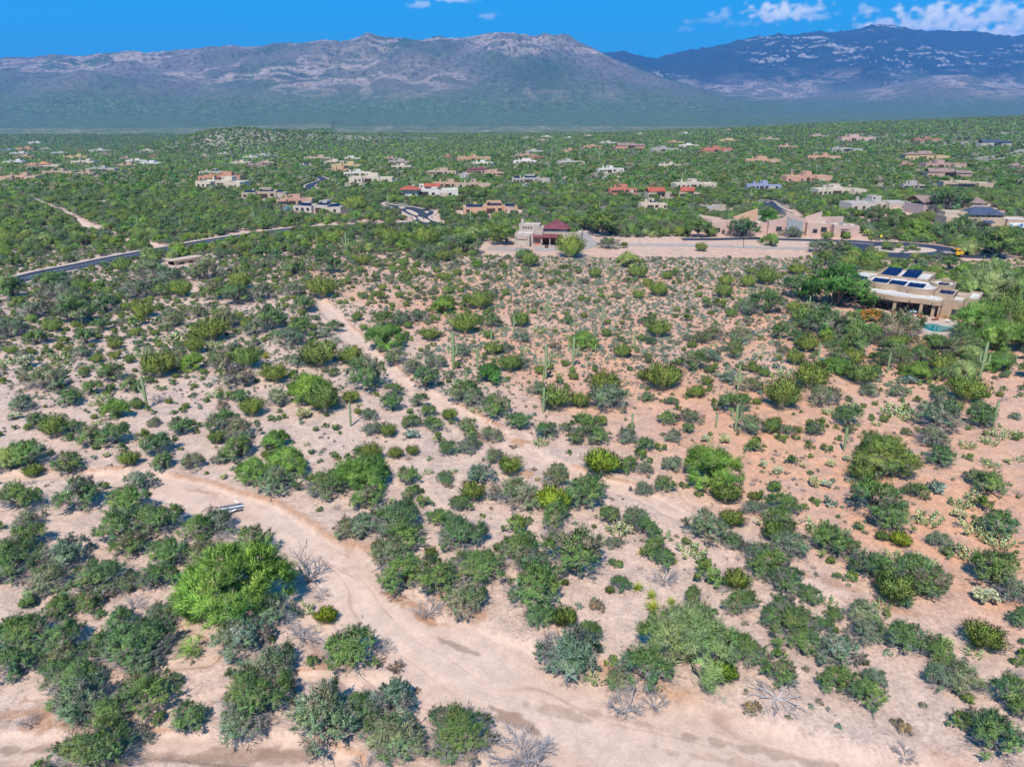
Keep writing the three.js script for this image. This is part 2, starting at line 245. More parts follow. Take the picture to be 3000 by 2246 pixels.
// ---------------------------------------------------------------- the ground sheet, three belts of one mesh
{
  const rows = []; for (let d = 20; d < 3100;) { rows.push(d); d += d < 66 ? 0.3 : d < 340 ? d * 0.0046 : d < 1000 ? d * 0.011 : d * 0.016; } rows.push(3100);
  const cols = 460, pos = new Float32Array(rows.length * cols * 3), uv = new Float32Array(rows.length * cols * 2), col = new Float32Array(rows.length * cols * 3), idx = [], c = [0, 0, 0];
  rows.forEach((d, j) => { for (let i = 0; i < cols; i++) {
    const x = lerp(-1, 1, i / (cols - 1)) * (d * 0.88 + 30), o = j * cols + i, y = ground(x, -d);
    pos.set([x, y, -d], o * 3); uv.set([x, d], o * 2);
    if (d > 338) {
      soil(x, -d, c);
      const g = 0.42 + 0.4 * sm(900, 2300, d), s = sm(0.38, 0.62, fbm(x * 0.02, d * 0.012, 3)) * 0.4 + g, q = noise(x * 0.09, d * 0.06);
      for (let k = 0; k < 3; k++) col[o * 3 + k] = lerp(c[k], [0.085, 0.115, 0.055][k] * (0.7 + 0.7 * q), clamp(s - (q > 0.8 ? 0.35 : 0)) * (1 - (washAt(x, -d).t < 1 ? 1 : 0)));
    } else col.set([1, 1, 1], o * 3);
  } });
  const runs = [0, 0, 0];
  for (let j = 0; j + 1 < rows.length; j++) { const b = rows[j] < 121 ? 0 : rows[j] < 338 ? 1 : 2; for (let i = 0; i + 1 < cols; i++) { const a = j * cols + i; idx.push(a, a + 1, a + cols, a + 1, a + cols + 1, a + cols); runs[b] += 6; } }
  const geo = new THREE.BufferGeometry();
  geo.setAttribute('position', new THREE.BufferAttribute(pos, 3)); geo.setAttribute('uv', new THREE.BufferAttribute(uv, 2)); geo.setAttribute('color', new THREE.BufferAttribute(col, 3)); geo.setIndex(new THREE.BufferAttribute(new Uint32Array(idx), 1));
  geo.addGroup(0, runs[0], 0); geo.addGroup(runs[0], runs[1], 1); geo.addGroup(runs[0] + runs[1], runs[2], 2);
  geo.computeVertexNormals();
  const belt = (x0, x1, d0, d1) => tex(2048, 1024, (a, w, h) => { const o = [0, 0, 0]; for (let j = 0; j < h; j++) for (let i = 0; i < w; i++) { soil(lerp(x0, x1, (i + 0.5) / w), -lerp(d0, d1, (j + 0.5) / h), o); const q = (j * w + i) * 4; a[q] = toS(o[0]); a[q + 1] = toS(o[1]); a[q + 2] = toS(o[2]); a[q + 3] = 255; } },
    { colorSpace: THREE.SRGBColorSpace, wrapS: THREE.MirroredRepeatWrapping, wrapT: THREE.MirroredRepeatWrapping, repeat: new THREE.Vector2(1 / (x1 - x0), 1 / (d1 - d0)), offset: new THREE.Vector2(-x0 / (x1 - x0), -d0 / (d1 - d0)) });
  const grain = tex(512, 512, (a, w, h) => { const r = rng(5); for (let j = 0; j < h; j++) for (let i = 0; i < w; i++) { const v = 255 * clamp(0.5 * noise(i / 4 % 128, j / 4 % 128) + 0.3 * r() + 0.2 * noise(i / 16 % 32 + 60, j / 16 % 32)); const q = (j * w + i) * 4; a[q] = a[q + 1] = a[q + 2] = v; a[q + 3] = 255; } }, { repeat: new THREE.Vector2(1 / 9, 1 / 9) });
  const mat = (map) => new THREE.MeshStandardMaterial({ map, vertexColors: true, roughness: 0.95, bumpMap: grain, bumpScale: 0.045 });
  tag(obj('ground', geo, [mat(belt(-105, 105, 20, 124)), mat(belt(-255, 255, 119, 341)), new THREE.MeshStandardMaterial({ vertexColors: true, roughness: 0.95 })]), 'pale sandy desert ground with washes', null, null, 'structure');
}
// ---------------------------------------------------------------- bajada and mountain ranges
{
  const rows = []; for (let d = 3060; d < 14000;) { rows.push(d); d += d < 5000 ? 16 : d < 7700 ? 10 : d < 8300 ? 30 : d < 11400 ? 15 : 60; }
  const cols = 1150, N = rows.length * cols, pos = new Float32Array(N * 3), col = new Float32Array(N * 3), idx = new Uint32Array((rows.length - 1) * (cols - 1) * 6);
  const mix = (c, e, k) => { for (let i = 0; i < 3; i++) c[i] = lerp(c[i], e[i], clamp(k)); };
  rows.forEach((d, j) => { for (let i = 0; i < cols; i++) {
    const u = lerp(-0.93, 0.93, i / (cols - 1)), x = u * d, y = land(x, -d) - (j === 0 ? 3 : 0.6), o = (j * cols + i) * 3;
    pos[o] = x; pos[o + 1] = y; pos[o + 2] = -d;
    const n = fbm(x * 0.0022, d * 0.0022, 4), s = noise(x * 0.05, d * 0.035), s2 = noise(x * 0.11 + 7, d * 0.08), c = [0.05, 0.105, 0.045];
    mix(c, [0.17, 0.17, 0.12], s2 > 0.66 ? 0.6 : 0.05);
    mix(c, [0.045, 0.07, 0.045], s > 0.6 ? 0.55 : 0);
    const high = sm(100, 330, y);
    if (high > 0) {
      mix(c, [0.098, 0.100, 0.108], high * (0.35 + 0.5 * n));
      mix(c, [0.07, 0.105, 0.055], high * sm(0.48, 0.66, fbm(x * 0.0035 + 8, d * 0.0035, 3)) * 0.65);
      const fold = ridged(x * 0.0011 + 3, d * -0.0009, 4); mix(c, [0.165, 0.14, 0.14], high * sm(0.55, 0.75, fold) * 0.55); mix(c, [0.04, 0.075, 0.05], high * sm(0.52, 0.34, fold) * 0.75);
      const outcrop = sm(0.63, 0.70, ridged(x * 0.0045 + 2, (d + y * 2) * 0.005, 4)) * sm(0.4, 0.65, fbm(x * 0.0014 + 30, d * 0.0014, 2)) * high;
      mix(c, [0.38, 0.29, 0.26], outcrop * (0.3 + 0.7 * s2));
      mix(c, [0.035, 0.05, 0.05], (noise(x * 0.06 + 3, d * 0.06) > 0.72 ? 0.7 : 0) * high);
      const forest = Math.max(sm(820, 1080, y + (n - 0.5) * 420) * (d < 8300 ? 0.62 : 1), d > 7500 ? sm(300, 620, y + (n - 0.5) * 380) * sm(7500, 8100, d) : 0);
      if (forest > 0) {
        mix(c, [0.014, 0.034, 0.040], forest * 0.96);
        const ledge = sm(0.60, 0.68, fbm(x * 0.006 + 4, y * 0.035 + d * 0.001, 3) * 0.65 + noise(x * 0.03, y * 0.11) * 0.35) * sm(0.40, 0.60, fbm(x * 0.0012, y * 0.004 + 11, 2));
        mix(c, [0.33, 0.30, 0.285], ledge * forest * 0.9);
      }
    }
    { const q = 0.72 + 0.3 * noise(x * 0.045 + 11, d * 0.03 + y * 0.02) + 0.28 * noise(x * 0.1, d * 0.07); c[0] *= q; c[1] *= q; c[2] *= q; }
    col.set(c, o);
  } });
  let q = 0; for (let j = 0; j + 1 < rows.length; j++) for (let i = 0; i + 1 < cols; i++) { const a = j * cols + i; idx[q++] = a; idx[q++] = a + 1; idx[q++] = a + cols; idx[q++] = a + 1; idx[q++] = a + cols + 1; idx[q++] = a + cols; }
  const geo = new THREE.BufferGeometry(); geo.setAttribute('position', new THREE.BufferAttribute(pos, 3)); geo.setAttribute('color', new THREE.BufferAttribute(col, 3)); geo.setIndex(new THREE.BufferAttribute(idx, 1)); geo.computeVertexNormals();
  tag(obj('mountains', geo, new THREE.MeshStandardMaterial({ vertexColors: true, roughness: 1 })), 'two long rocky mountain ranges fading blue along the horizon', null, null, 'structure');
}
// ---------------------------------------------------------------- plants: shapes
class GB {
  constructor() { this.p = []; this.n = []; this.c = []; this.i = []; }
  v(x, y, z, nx, ny, nz, c, k = 1) { this.p.push(x, y, z); this.n.push(nx, ny, nz); this.c.push(c[0] * k, c[1] * k, c[2] * k); return this.p.length / 3 - 1; }
  // one narrow leaf spray from b along d, turned so that its face looks the way n points
  leaf(bx, by, bz, dx, dy, dz, L, w, nx, ny, nz, c, k) {
    let sx = dy * nz - dz * ny, sy = dz * nx - dx * nz, sz = dx * ny - dy * nx, l = Math.hypot(sx, sy, sz) || 1; sx *= w / l; sy *= w / l; sz *= w / l;
    const a = this.v(bx - sx * .5, by - sy * .5, bz - sz * .5, nx, ny, nz, c, k), b = this.v(bx + sx * .5, by + sy * .5, bz + sz * .5, nx, ny, nz, c, k), e = this.v(bx + dx * L, by + dy * L, bz + dz * L, nx, ny, nz, c, k);
    const g = (sy * dz - sz * dy) * nx + (sz * dx - sx * dz) * ny + (sx * dy - sy * dx) * nz;
    g > 0 ? this.i.push(a, b, e) : this.i.push(b, a, e);
  }
  tube(pts, r0, r1, sides, c, cap = false, ribs = 0, prof = null) {
    const m = pts.length, base = this.p.length / 3; let ux = 0, uy = 0, uz = 1;
    for (let j = 0; j < m; j++) {
      const a = pts[Math.max(0, j - 1)], b = pts[Math.min(m - 1, j + 1)]; let tx = b[0] - a[0], ty = b[1] - a[1], tz = b[2] - a[2], l = Math.hypot(tx, ty, tz) || 1; tx /= l; ty /= l; tz /= l;
      const q = ux * tx + uy * ty + uz * tz; ux -= tx * q; uy -= ty * q; uz -= tz * q; l = Math.hypot(ux, uy, uz); if (l < 1e-3) { ux = 1; uy = 0; uz = 0; l = 1; } ux /= l; uy /= l; uz /= l;
      const vx = ty * uz - tz * uy, vy = tz * ux - tx * uz, vz = tx * uy - ty * ux, r = prof ? prof(j / (m - 1)) : lerp(r0, r1, j / (m - 1)), cc = typeof c === 'function' ? c(j / (m - 1)) : c;
      for (let s = 0; s < sides; s++) { const t = s / sides * 2 * Math.PI, k = ribs && s % 2 ? 1 - ribs : 1, x = Math.cos(t) , y = Math.sin(t), nx = ux * x + vx * y, ny = uy * x + vy * y, nz = uz * x + vz * y; this.v(pts[j][0] + nx * r * k, pts[j][1] + ny * r * k, pts[j][2] + nz * r * k, nx, ny, nz, cc, ribs && s % 2 ? 0.8 : 1); }
    }
    for (let j = 0; j + 1 < m; j++) for (let s = 0; s < sides; s++) { const a = base + j * sides + s, b = base + j * sides + (s + 1) % sides, d = a + sides, e = b + sides; this.i.push(a, b, d, b, e, d); }
  }
  geo() { const g = new THREE.BufferGeometry(); g.setAttribute('position', new THREE.BufferAttribute(new Float32Array(this.p), 3)); g.setAttribute('normal', new THREE.BufferAttribute(new Float32Array(this.n), 3)); g.setAttribute('color', new THREE.BufferAttribute(new Float32Array(this.c), 3)); g.setIndex(new THREE.BufferAttribute(new Uint32Array(this.i), 1)); return g; }
}
const unit = (x, y, z) => { const l = Math.hypot(x, y, z) || 1; return [x / l, y / l, z / l]; };
function ball(r) { const t = r() * 2 * Math.PI, y = r() * 2 - 1, q = Math.sqrt(1 - y * y); return [Math.cos(t) * q, y, Math.sin(t) * q]; }
const vary = (c, r, h = 0.12, v = 0.2) => { const k = 1 + (r() - .5) * 2 * v, q = (r() - .5) * 2 * h; return [c[0] * k * (1 + q), c[1] * k, c[2] * k * (1 - q)]; };

// a shrub or a tree crown: clumps of leaf sprays at the ends of forked stems
function shrub(o) {
  const r = rng(o.seed), wood = new GB(), crown = new GB(), ph = [r() * 9, r() * 9], out = (a) => 0.46 + 0.92 * noise(Math.cos(a) * 1.7 + ph[0], Math.sin(a) * 1.7 + ph[1]);
  const cl = [], bark = o.bark ?? [0.14, 0.115, 0.10];
  for (let k = 0; k < o.clumps; k++) {
    const a = r() * 2 * Math.PI, q = (k % 5 === 0 ? 0.45 : 1) * Math.pow(r(), 0.56), R = o.R * out(a) * q * 0.88, low = o.low ?? 0.2, dome = Math.sqrt(Math.max(0, 1 - q * q));
    const y = o.H * (low + (0.84 - low) * dome * (0.55 + 0.45 * Math.sqrt(r())) + (r() - .5) * 0.12), s = o.R * lerp(o.c0 ?? 0.16, o.c1 ?? 0.30, r()) * (1.05 - 0.3 * q);
    cl.push({ x: Math.cos(a) * R, y: Math.max(s * 0.4, y), z: Math.sin(a) * R, s, c: vary(o.cols[Math.floor(r() * o.cols.length)], r, 0.10, 0.22), dead: r() < (o.dead ?? 0) });
  }
  const fork = Math.max(3, Math.round(o.clumps * (o.stems ?? 0.45)));
  for (let k = 0; k < fork; k++) {
    const c = cl[k % cl.length], b = [(r() - .5) * 0.1 * o.R, (o.trunk ?? 0), (r() - .5) * 0.1 * o.R], mid = [c.x * 0.45 + (r() - .5) * 0.2 * o.R, lerp(b[1], c.y, 0.55) + (r() - .2) * 0.1 * o.H, c.z * 0.45 + (r() - .5) * 0.2 * o.R];
    wood.tube([b, mid, [c.x, c.y, c.z]], (o.thick ?? 0.035) * o.R, 0.008 * o.R, 4, vary(bark, r, 0.05, 0.25));
  }
  if (o.trunk) wood.tube([[0, -0.1, 0], [(r() - .5) * .1, o.trunk * .6, (r() - .5) * .1], [0, o.trunk * 1.1, 0]], o.R * 0.06, o.R * 0.045, 7, bark);
  for (let k = 0; k < (o.twigs ?? 0); k++) {                              // bare twigs that poke out
    const a = r() * 2 * Math.PI, q = 0.35 + 0.65 * r(), R = o.R * out(a) * q * 0.75, y = o.H * (0.08 + 0.62 * r() * Math.sqrt(Math.max(0.05, 1 - q * q * 0.8))), d = unit(Math.cos(a) + (r() - .5) * 1.2, 0.1 + r() * 0.9 - (o.droop ?? 0), Math.sin(a) + (r() - .5) * 1.2);
    const L = o.R * (0.2 + 0.35 * r()), g = vary(o.twigCol ?? [0.26, 0.235, 0.225], r, 0.04, 0.3), w = 0.012 * o.R + 0.012;
    wood.leaf(Math.cos(a) * R, y, Math.sin(a) * R, d[0], d[1], d[2], L, w, ...unit(Math.cos(a), 1.2, Math.sin(a)), g, 1);
    for (let t = 0; t < 3; t++) { const f = 0.25 + 0.6 * r(), e = unit(d[0] + (r() - .5) * 1.6, d[1] + (r() - .5) * 1.2, d[2] + (r() - .5) * 1.6); wood.leaf(Math.cos(a) * R + d[0] * L * f, y + d[1] * L * f, Math.sin(a) * R + d[2] * L * f, e[0], e[1], e[2], L * 0.55, w * 0.7, ...unit(Math.cos(a), 1.2, Math.sin(a)), g, 1); }
  }
  let total = 0; for (const c of cl) total += c.s * c.s;
  for (const c of cl) {                                                   // branchlets reach out of each clump and carry the leaves
    const n = Math.round(o.leaves * c.s * c.s / total), per = o.per ?? 34, nb = Math.max(3, Math.round(n / per)), fx = c.x / o.R, fy = c.y / o.H, fz = c.z / o.R, sprig = vary(o.twigCol ?? [0.20, 0.175, 0.155], r, .05, .25);
    for (let k = 0; k < nb; k++) {
      const q = ball(r), d = unit(q[0] + fx * (o.outw ?? 0.5), q[1] * 0.75 + (o.up ?? 0.35), q[2] + fz * (o.outw ?? 0.5)), L = c.s * (0.6 + 0.75 * r()) * (r() < 0.1 ? 1.6 : 1), bx = c.x + q[0] * c.s * 0.25, by = c.y + q[1] * c.s * 0.2, bz = c.z + q[2] * c.s * 0.25, bend = (r() - 0.55) * 0.5 * (o.arch ?? 1), kc = 0.8 + 0.4 * r(), dead = c.dead || r() < (o.sere ?? 0.03);
      const face = (o.facing ?? 0.55);
      if (o.twigs !== 0) wood.leaf(bx, Math.max(0.02, by), bz, d[0], d[1], d[2], L * 1.08, 0.01 * o.R + 0.008, ...unit(d[0] + fx, 0.8, d[2] + fz), sprig, 1);
      for (let j = 0; j < per; j++) {
        const f = 0.15 + 0.9 * Math.pow(r(), 0.8), j3 = c.s * (o.fuzz ?? 0.2) * (1.1 - 0.5 * f), t = ball(r), px = bx + d[0] * L * f + t[0] * j3, py = by + d[1] * L * f + bend * L * f * f + t[1] * j3 * 0.8, pz = bz + d[2] * L * f + t[2] * j3; if (py < 0.01 * o.H) continue;
        const e = unit(d[0] * 0.9 + t[0] * 0.8 + (r() - .5) * .8, d[1] * 0.9 + t[1] * 0.6 + (o.up ?? 0.35) * 0.4 + (r() - .5) * .8, d[2] * 0.9 + t[2] * 0.8 + (r() - .5) * .8);
        const m = unit(t[0] * face + q[0] * 0.5 + fx * 0.6 + (r() - .5) * 0.8, t[1] * face + 0.5 + fy * 0.4 + (r() - .5) * 0.8, t[2] * face + q[2] * 0.5 + fz * 0.6 + (r() - .5) * 0.8);
        crown.leaf(px, py, pz, e[0], e[1], e[2], o.L * (0.6 + 0.8 * r()), o.w * (0.6 + 0.8 * r()), m[0], m[1], m[2], dead ? [0.24, 0.205, 0.175] : c.c, kc * (0.75 + 0.5 * r()));
      }
    }
  }
  return pack(wood, crown);
}
function pack(wood, crown) { const w = wood.geo(), c = crown.geo(); return { wood: w, crown: c, all: wood.i.length ? mergeGeometries([w, c]) : c }; }
// creosote: a fan of straight stems that carry their leaves near the tips
function fan(o) {
  const r = rng(o.seed), wood = new GB(), crown = new GB();
  for (let k = 0; k < o.stems; k++) {
    const a = r() * 2 * Math.PI, lean = 0.12 + 0.95 * Math.sqrt(r()), d = unit(Math.cos(a) * Math.sin(lean), Math.cos(lean) * (o.H / o.R), Math.sin(a) * Math.sin(lean)), L = Math.hypot(o.R, o.H) * (0.62 + 0.3 * r()), c = vary(o.cols[Math.floor(r() * o.cols.length)], r, 0.1, 0.22);
    const e = [d[0] * L * 0.9, d[1] * L * 0.9, d[2] * L * 0.9];
    wood.leaf((r() - .5) * 0.2 * o.R, 0, (r() - .5) * 0.2 * o.R, d[0], d[1], d[2], L, 0.02 * o.R + 0.02, ...unit(d[0], 0.6, d[2]), vary([0.17, 0.145, 0.125], r, .05, .25), 1);
    const n = Math.round(o.leaves / o.stems);
    for (let j = 0; j < n; j++) {
      const f = 0.34 + 0.7 * Math.pow(r(), 0.75), s = o.R * 0.13 * (0.5 + f), q = ball(r), px = e[0] * f + q[0] * s, py = e[1] * f + q[1] * s, pz = e[2] * f + q[2] * s; if (py < 0) continue;
      const g = unit(d[0] + q[0] * 0.7, d[1] + 0.25 + q[1] * 0.5, d[2] + q[2] * 0.7), m = unit(q[0] * 0.7 + d[0] * 0.7, 0.45 + q[1] * 0.6, q[2] * 0.7 + d[2] * 0.7);
      crown.leaf(px, py, pz, g[0], g[1], g[2], o.L * (0.6 + 0.8 * r()), o.w * (0.6 + 0.8 * r()), m[0], m[1], m[2], c, 0.72 + 0.56 * r());
    }
  }
  return pack(wood, crown);
}
// a bare grey skeleton
function bare(o) {
  const r = rng(o.seed), wood = new GB(), col = o.col ?? [0.30, 0.275, 0.27];
  const grow = (p, d, L, w, lev) => {
    const m = [p[0] + d[0] * L * .5 + (r() - .5) * L * .2, Math.max(0.03, p[1] + d[1] * L * .5 + (r() - .5) * L * .15), p[2] + d[2] * L * .5 + (r() - .5) * L * .2], e = [p[0] + d[0] * L, Math.max(0.02, p[1] + d[1] * L - (o.droop ?? 0) * L * lev * 0.3), p[2] + d[2] * L];
    wood.tube([p, m, e], w, w * 0.6, lev < 2 ? 5 : 3, vary(col, r, 0.04, 0.25));
    if (lev < o.levels) { const n = lev === 0 ? 4 : 3 + Math.floor(r() * 2); for (let k = 0; k < n; k++) { const f = 0.35 + 0.65 * r(), s = lev ? [lerp(p[0], e[0], f), lerp(p[1], e[1], f), lerp(p[2], e[2], f)] : e; grow(s, unit(d[0] + (r() - .5) * 1.7, d[1] * 0.7 + (r() - .45) * 1.1, d[2] + (r() - .5) * 1.7), L * (0.5 + 0.25 * r()), w * 0.55, lev + 1); } }
  };
  for (let k = 0; k < o.stems; k++) { const a = k / o.stems * 2 * Math.PI + r(), t = o.flat ?? 0.8; grow([Math.cos(a) * .05, 0, Math.sin(a) * .05], unit(Math.cos(a) * t, 0.35 + 0.6 * r(), Math.sin(a) * t), o.R * (0.4 + 0.2 * r()), o.R * (o.thick ?? 0.022), 1); }
  return { wood: wood.geo(), all: wood.geo() };
}
const HB = [0.30, 0.385, 0.175];
function column(g, pts, r, c) { const n = 9, len = pts.length; g.tube(pts, r, r, 20, c, true, 0.17, (t) => r * (t < 0.12 ? lerp(0.8, 0.95, t / 0.12) : t > 0.93 ? Math.sqrt(Math.max(0.0, 1 - ((t - 0.93) / 0.07) ** 2)) * 0.98 + 0.001 : lerp(0.95, 1.04, t))); }
function saguaro(o) {                                                     // arms: [start height, side angle, reach, top height, radius]
  const body = new GB(), r = o.r, line = (n, f) => Array.from({ length: n }, (_, k) => f(k / (n - 1)));
  const tint = (t) => { const k = 0.86 + 0.22 * t, w = t < 0.16 ? (0.16 - t) * 3.5 : 0; return [lerp(HB[0] * k, 0.2, w), lerp(HB[1] * k, 0.185, w), lerp(HB[2] * k, 0.13, w)]; }, top = (t) => (o.orange && t > .9 ? [0.5, .25, .08] : tint(t));
  column(body, line(22, (t) => [Math.sin(t * 2) * (o.bend ?? 0.04), t * o.h - 0.1, Math.cos(t * 3) * 0.03]), r, top);
  const arms = (o.arms ?? []).map(([y, a, reach, up, ar]) => { const g = new GB(), X = Math.cos(a), Z = Math.sin(a); column(g, line(16, (t) => { const k = Math.min(1, t / 0.42), q = k * Math.PI / 2, rise = Math.max(0, (t - 0.42) / 0.58); return [X * (r * 0.5 + reach * Math.sin(q)), y + (1 - Math.cos(q)) * reach * 0.75 + rise * (up - y - reach * 0.75), Z * (r * 0.5 + reach * Math.sin(q))]; }), ar, (t) => tint(0.3 + 0.7 * t)); return g.geo(); });
  return { trunk: body.geo(), arms, all: arms.length ? mergeGeometries([body.geo(), ...arms]) : body.geo() };
}
function pads(o) {                                                        // prickly pear: chains of flat oval pads
  const r = rng(o.seed), g = new GB(), pad = (p, n, u, s, c, lev) => {
    const v = [n[1] * u[2] - n[2] * u[1], n[2] * u[0] - n[0] * u[2], n[0] * u[1] - n[1] * u[0]], b = g.p.length / 3, th = s * 0.16, K = 7;
    const put = (a, w, h) => g.v(p[0] + u[0] * (s + w * s) + v[0] * a * s * .82 + n[0] * h, Math.max(0.02, p[1] + u[1] * (s + w * s) + v[1] * a * s * .82 + n[1] * h), p[2] + u[2] * (s + w * s) + v[2] * a * s * .82 + n[2] * h, ...unit(n[0] * Math.sign(h) + v[0] * a + u[0] * w, n[1] * Math.sign(h) + v[1] * a + u[1] * w, n[2] * Math.sign(h) + v[2] * a + u[2] * w), c, 1);
    put(0, 0, th); put(0, 0, -th); for (let k = 0; k < K; k++) { const t = k / K * 2 * Math.PI; put(Math.cos(t), Math.sin(t), 0.001); }
    for (let k = 0; k < K; k++) { const a = b + 2 + k, e = b + 2 + (k + 1) % K; g.i.push(b, e, a, b + 1, a, e); }
    if (lev < 3) for (let k = 0; k < 2; k++) if (r() < 0.85 - lev * 0.18) { const d = unit(u[0] + v[0] * (k ? .8 : -.8) * r() + (r() - .5) * .5, u[1] + .15 + (r() - .5) * .3, u[2] + v[2] * (k ? .8 : -.8) * r() + (r() - .5) * .5), m0 = ball(r), q = m0[0] * d[0] + m0[1] * d[1] + m0[2] * d[2]; pad([p[0] + u[0] * s * 1.9, p[1] + u[1] * s * 1.9, p[2] + u[2] * s * 1.9], unit(m0[0] - d[0] * q, m0[1] - d[1] * q, m0[2] - d[2] * q), d, s * 0.92, vary(o.cols[Math.floor(r() * o.cols.length)], r, .06, .16), lev + 1); }
  };
  for (let k = 0; k < o.n; k++) { const a = r() * 2 * Math.PI, q = Math.sqrt(r()) * o.R * 0.8, d = unit(Math.cos(a) * 0.8 + (r() - .5), 0.7 + r() * .5, Math.sin(a) * 0.8 + (r() - .5)), m0 = ball(r), t = m0[0] * d[0] + m0[1] * d[1] + m0[2] * d[2]; pad([Math.cos(a) * q, 0, Math.sin(a) * q], unit(m0[0] - d[0] * t, m0[1] - d[1] * t, m0[2] - d[2] * t), d, o.s * (.8 + .4 * r()), vary(o.cols[0], r, .06, .16), 0); }
  return { crown: g.geo(), all: g.geo() };
}
function cholla(o) {                                                      // forked cylinders, dark below and pale spiny above
  const r = rng(o.seed), wood = new GB(), crown = new GB();
  const grow = (p, d, lev) => { const L = o.R * (lev < 1 ? .26 : .19) * (.8 + .5 * r()), e = [p[0] + d[0] * L, p[1] + d[1] * L, p[2] + d[2] * L], g = lev < 1 ? wood : crown; g.tube([p, [(p[0] + e[0]) / 2, (p[1] + e[1]) / 2 + .01, (p[2] + e[2]) / 2], e], o.R * .055, o.R * .06, 6, lev < 1 ? [.13, .11, .08] : vary(o.cols[Math.floor(r() * o.cols.length)], r, .06, .2)); if (lev < 4) for (let k = 0; k < 3; k++) grow(e, unit(d[0] + (r() - .5) * 1.9, d[1] * .6 + (r() - .3) * 1.1, d[2] + (r() - .5) * 1.9), lev + 1); };
  for (let k = 0; k < 3; k++) grow([0, 0, 0], unit((r() - .5) * 1.2, 1, (r() - .5) * 1.2), 0);
  return pack(wood, crown);
}
function rosette(o) {                                                     // agave or sotol: stiff yellow-green blades from one heart
  const r = rng(o.seed), g = new GB();
  for (let k = 0; k < o.n; k++) { const a = r() * 2 * Math.PI, e = 0.15 + 1.25 * r(), d = [Math.cos(a) * Math.cos(e), Math.sin(e), Math.sin(a) * Math.cos(e)]; g.leaf(0, .05, 0, ...d, o.R * (.75 + .4 * r()), o.R * .13, ...unit(d[0] * .4, 1, d[2] * .4), vary(o.cols[Math.floor(r() * o.cols.length)], r, .08, .2), 1); }
  return { crown: g.geo(), all: g.geo() };
}
function ocotillo(o) { const r = rng(o.seed), g = new GB(); for (let k = 0; k < 15; k++) { const a = r() * 6.28, t = .12 + .4 * r(), L = o.H * (.8 + .3 * r()); g.tube([[0, 0, 0], [Math.cos(a) * t * L * .4, L * .5, Math.sin(a) * t * L * .4], [Math.cos(a) * t * L, L, Math.sin(a) * t * L]], .035, .02, 4, vary([.13, .17, .07], r, .1, .2)); } return { crown: g.geo(), all: g.geo() }; }

// ---------------------------------------------------------------- the kinds, a few shapes of each (sizes in metres: R is the radius at scale 1)
const leafM = new THREE.MeshStandardMaterial({ vertexColors: true, roughness: 0.8, side: THREE.DoubleSide });
const woodM = new THREE.MeshStandardMaterial({ vertexColors: true, roughness: 0.9, side: THREE.DoubleSide });
const skinM = new THREE.MeshStandardMaterial({ vertexColors: true, roughness: 0.7 });
const tints = (m, list) => list.map(([r, g, b]) => { const q = m.clone(); q.color.setRGB(r, g, b); return q; });
const leafT = tints(leafM, [[1, 1, 1], [1.12, 1.08, 0.9], [0.85, 0.92, 0.95], [1.05, 0.95, 0.8]]);
const C = {
  mesq: [[0.126, 0.246, 0.071], [0.150, 0.270, 0.076], [0.106, 0.216, 0.086], [0.180, 0.276, 0.086]],
  grey: [[0.180, 0.270, 0.132], [0.216, 0.288, 0.161], [0.150, 0.246, 0.115], [0.258, 0.282, 0.190]],
  palo: [[0.192, 0.354, 0.057], [0.156, 0.300, 0.057], [0.252, 0.402, 0.086]],
  pale: [[0.324, 0.432, 0.149], [0.282, 0.402, 0.121], [0.372, 0.438, 0.184]],
  creo: [[0.180, 0.270, 0.055], [0.150, 0.246, 0.057], [0.228, 0.294, 0.067], [0.138, 0.216, 0.057]],
  lime: [[0.282, 0.402, 0.032], [0.240, 0.360, 0.034]],
  dark: [[0.090, 0.240, 0.040], [0.078, 0.210, 0.039], [0.120, 0.270, 0.048]],
  brit: [[0.255, 0.36, 0.265], [0.21, 0.325, 0.24], [0.32, 0.39, 0.305], [0.285, 0.335, 0.225]],
  bur: [[0.29, 0.27, 0.20], [0.225, 0.245, 0.15], [0.265, 0.28, 0.205], [0.34, 0.285, 0.22]],
  pear: [[0.36, 0.44, 0.19], [0.30, 0.41, 0.215], [0.44, 0.46, 0.17]],
  chol: [[0.46, 0.46, 0.28], [0.39, 0.43, 0.25], [0.52, 0.49, 0.33]],
};
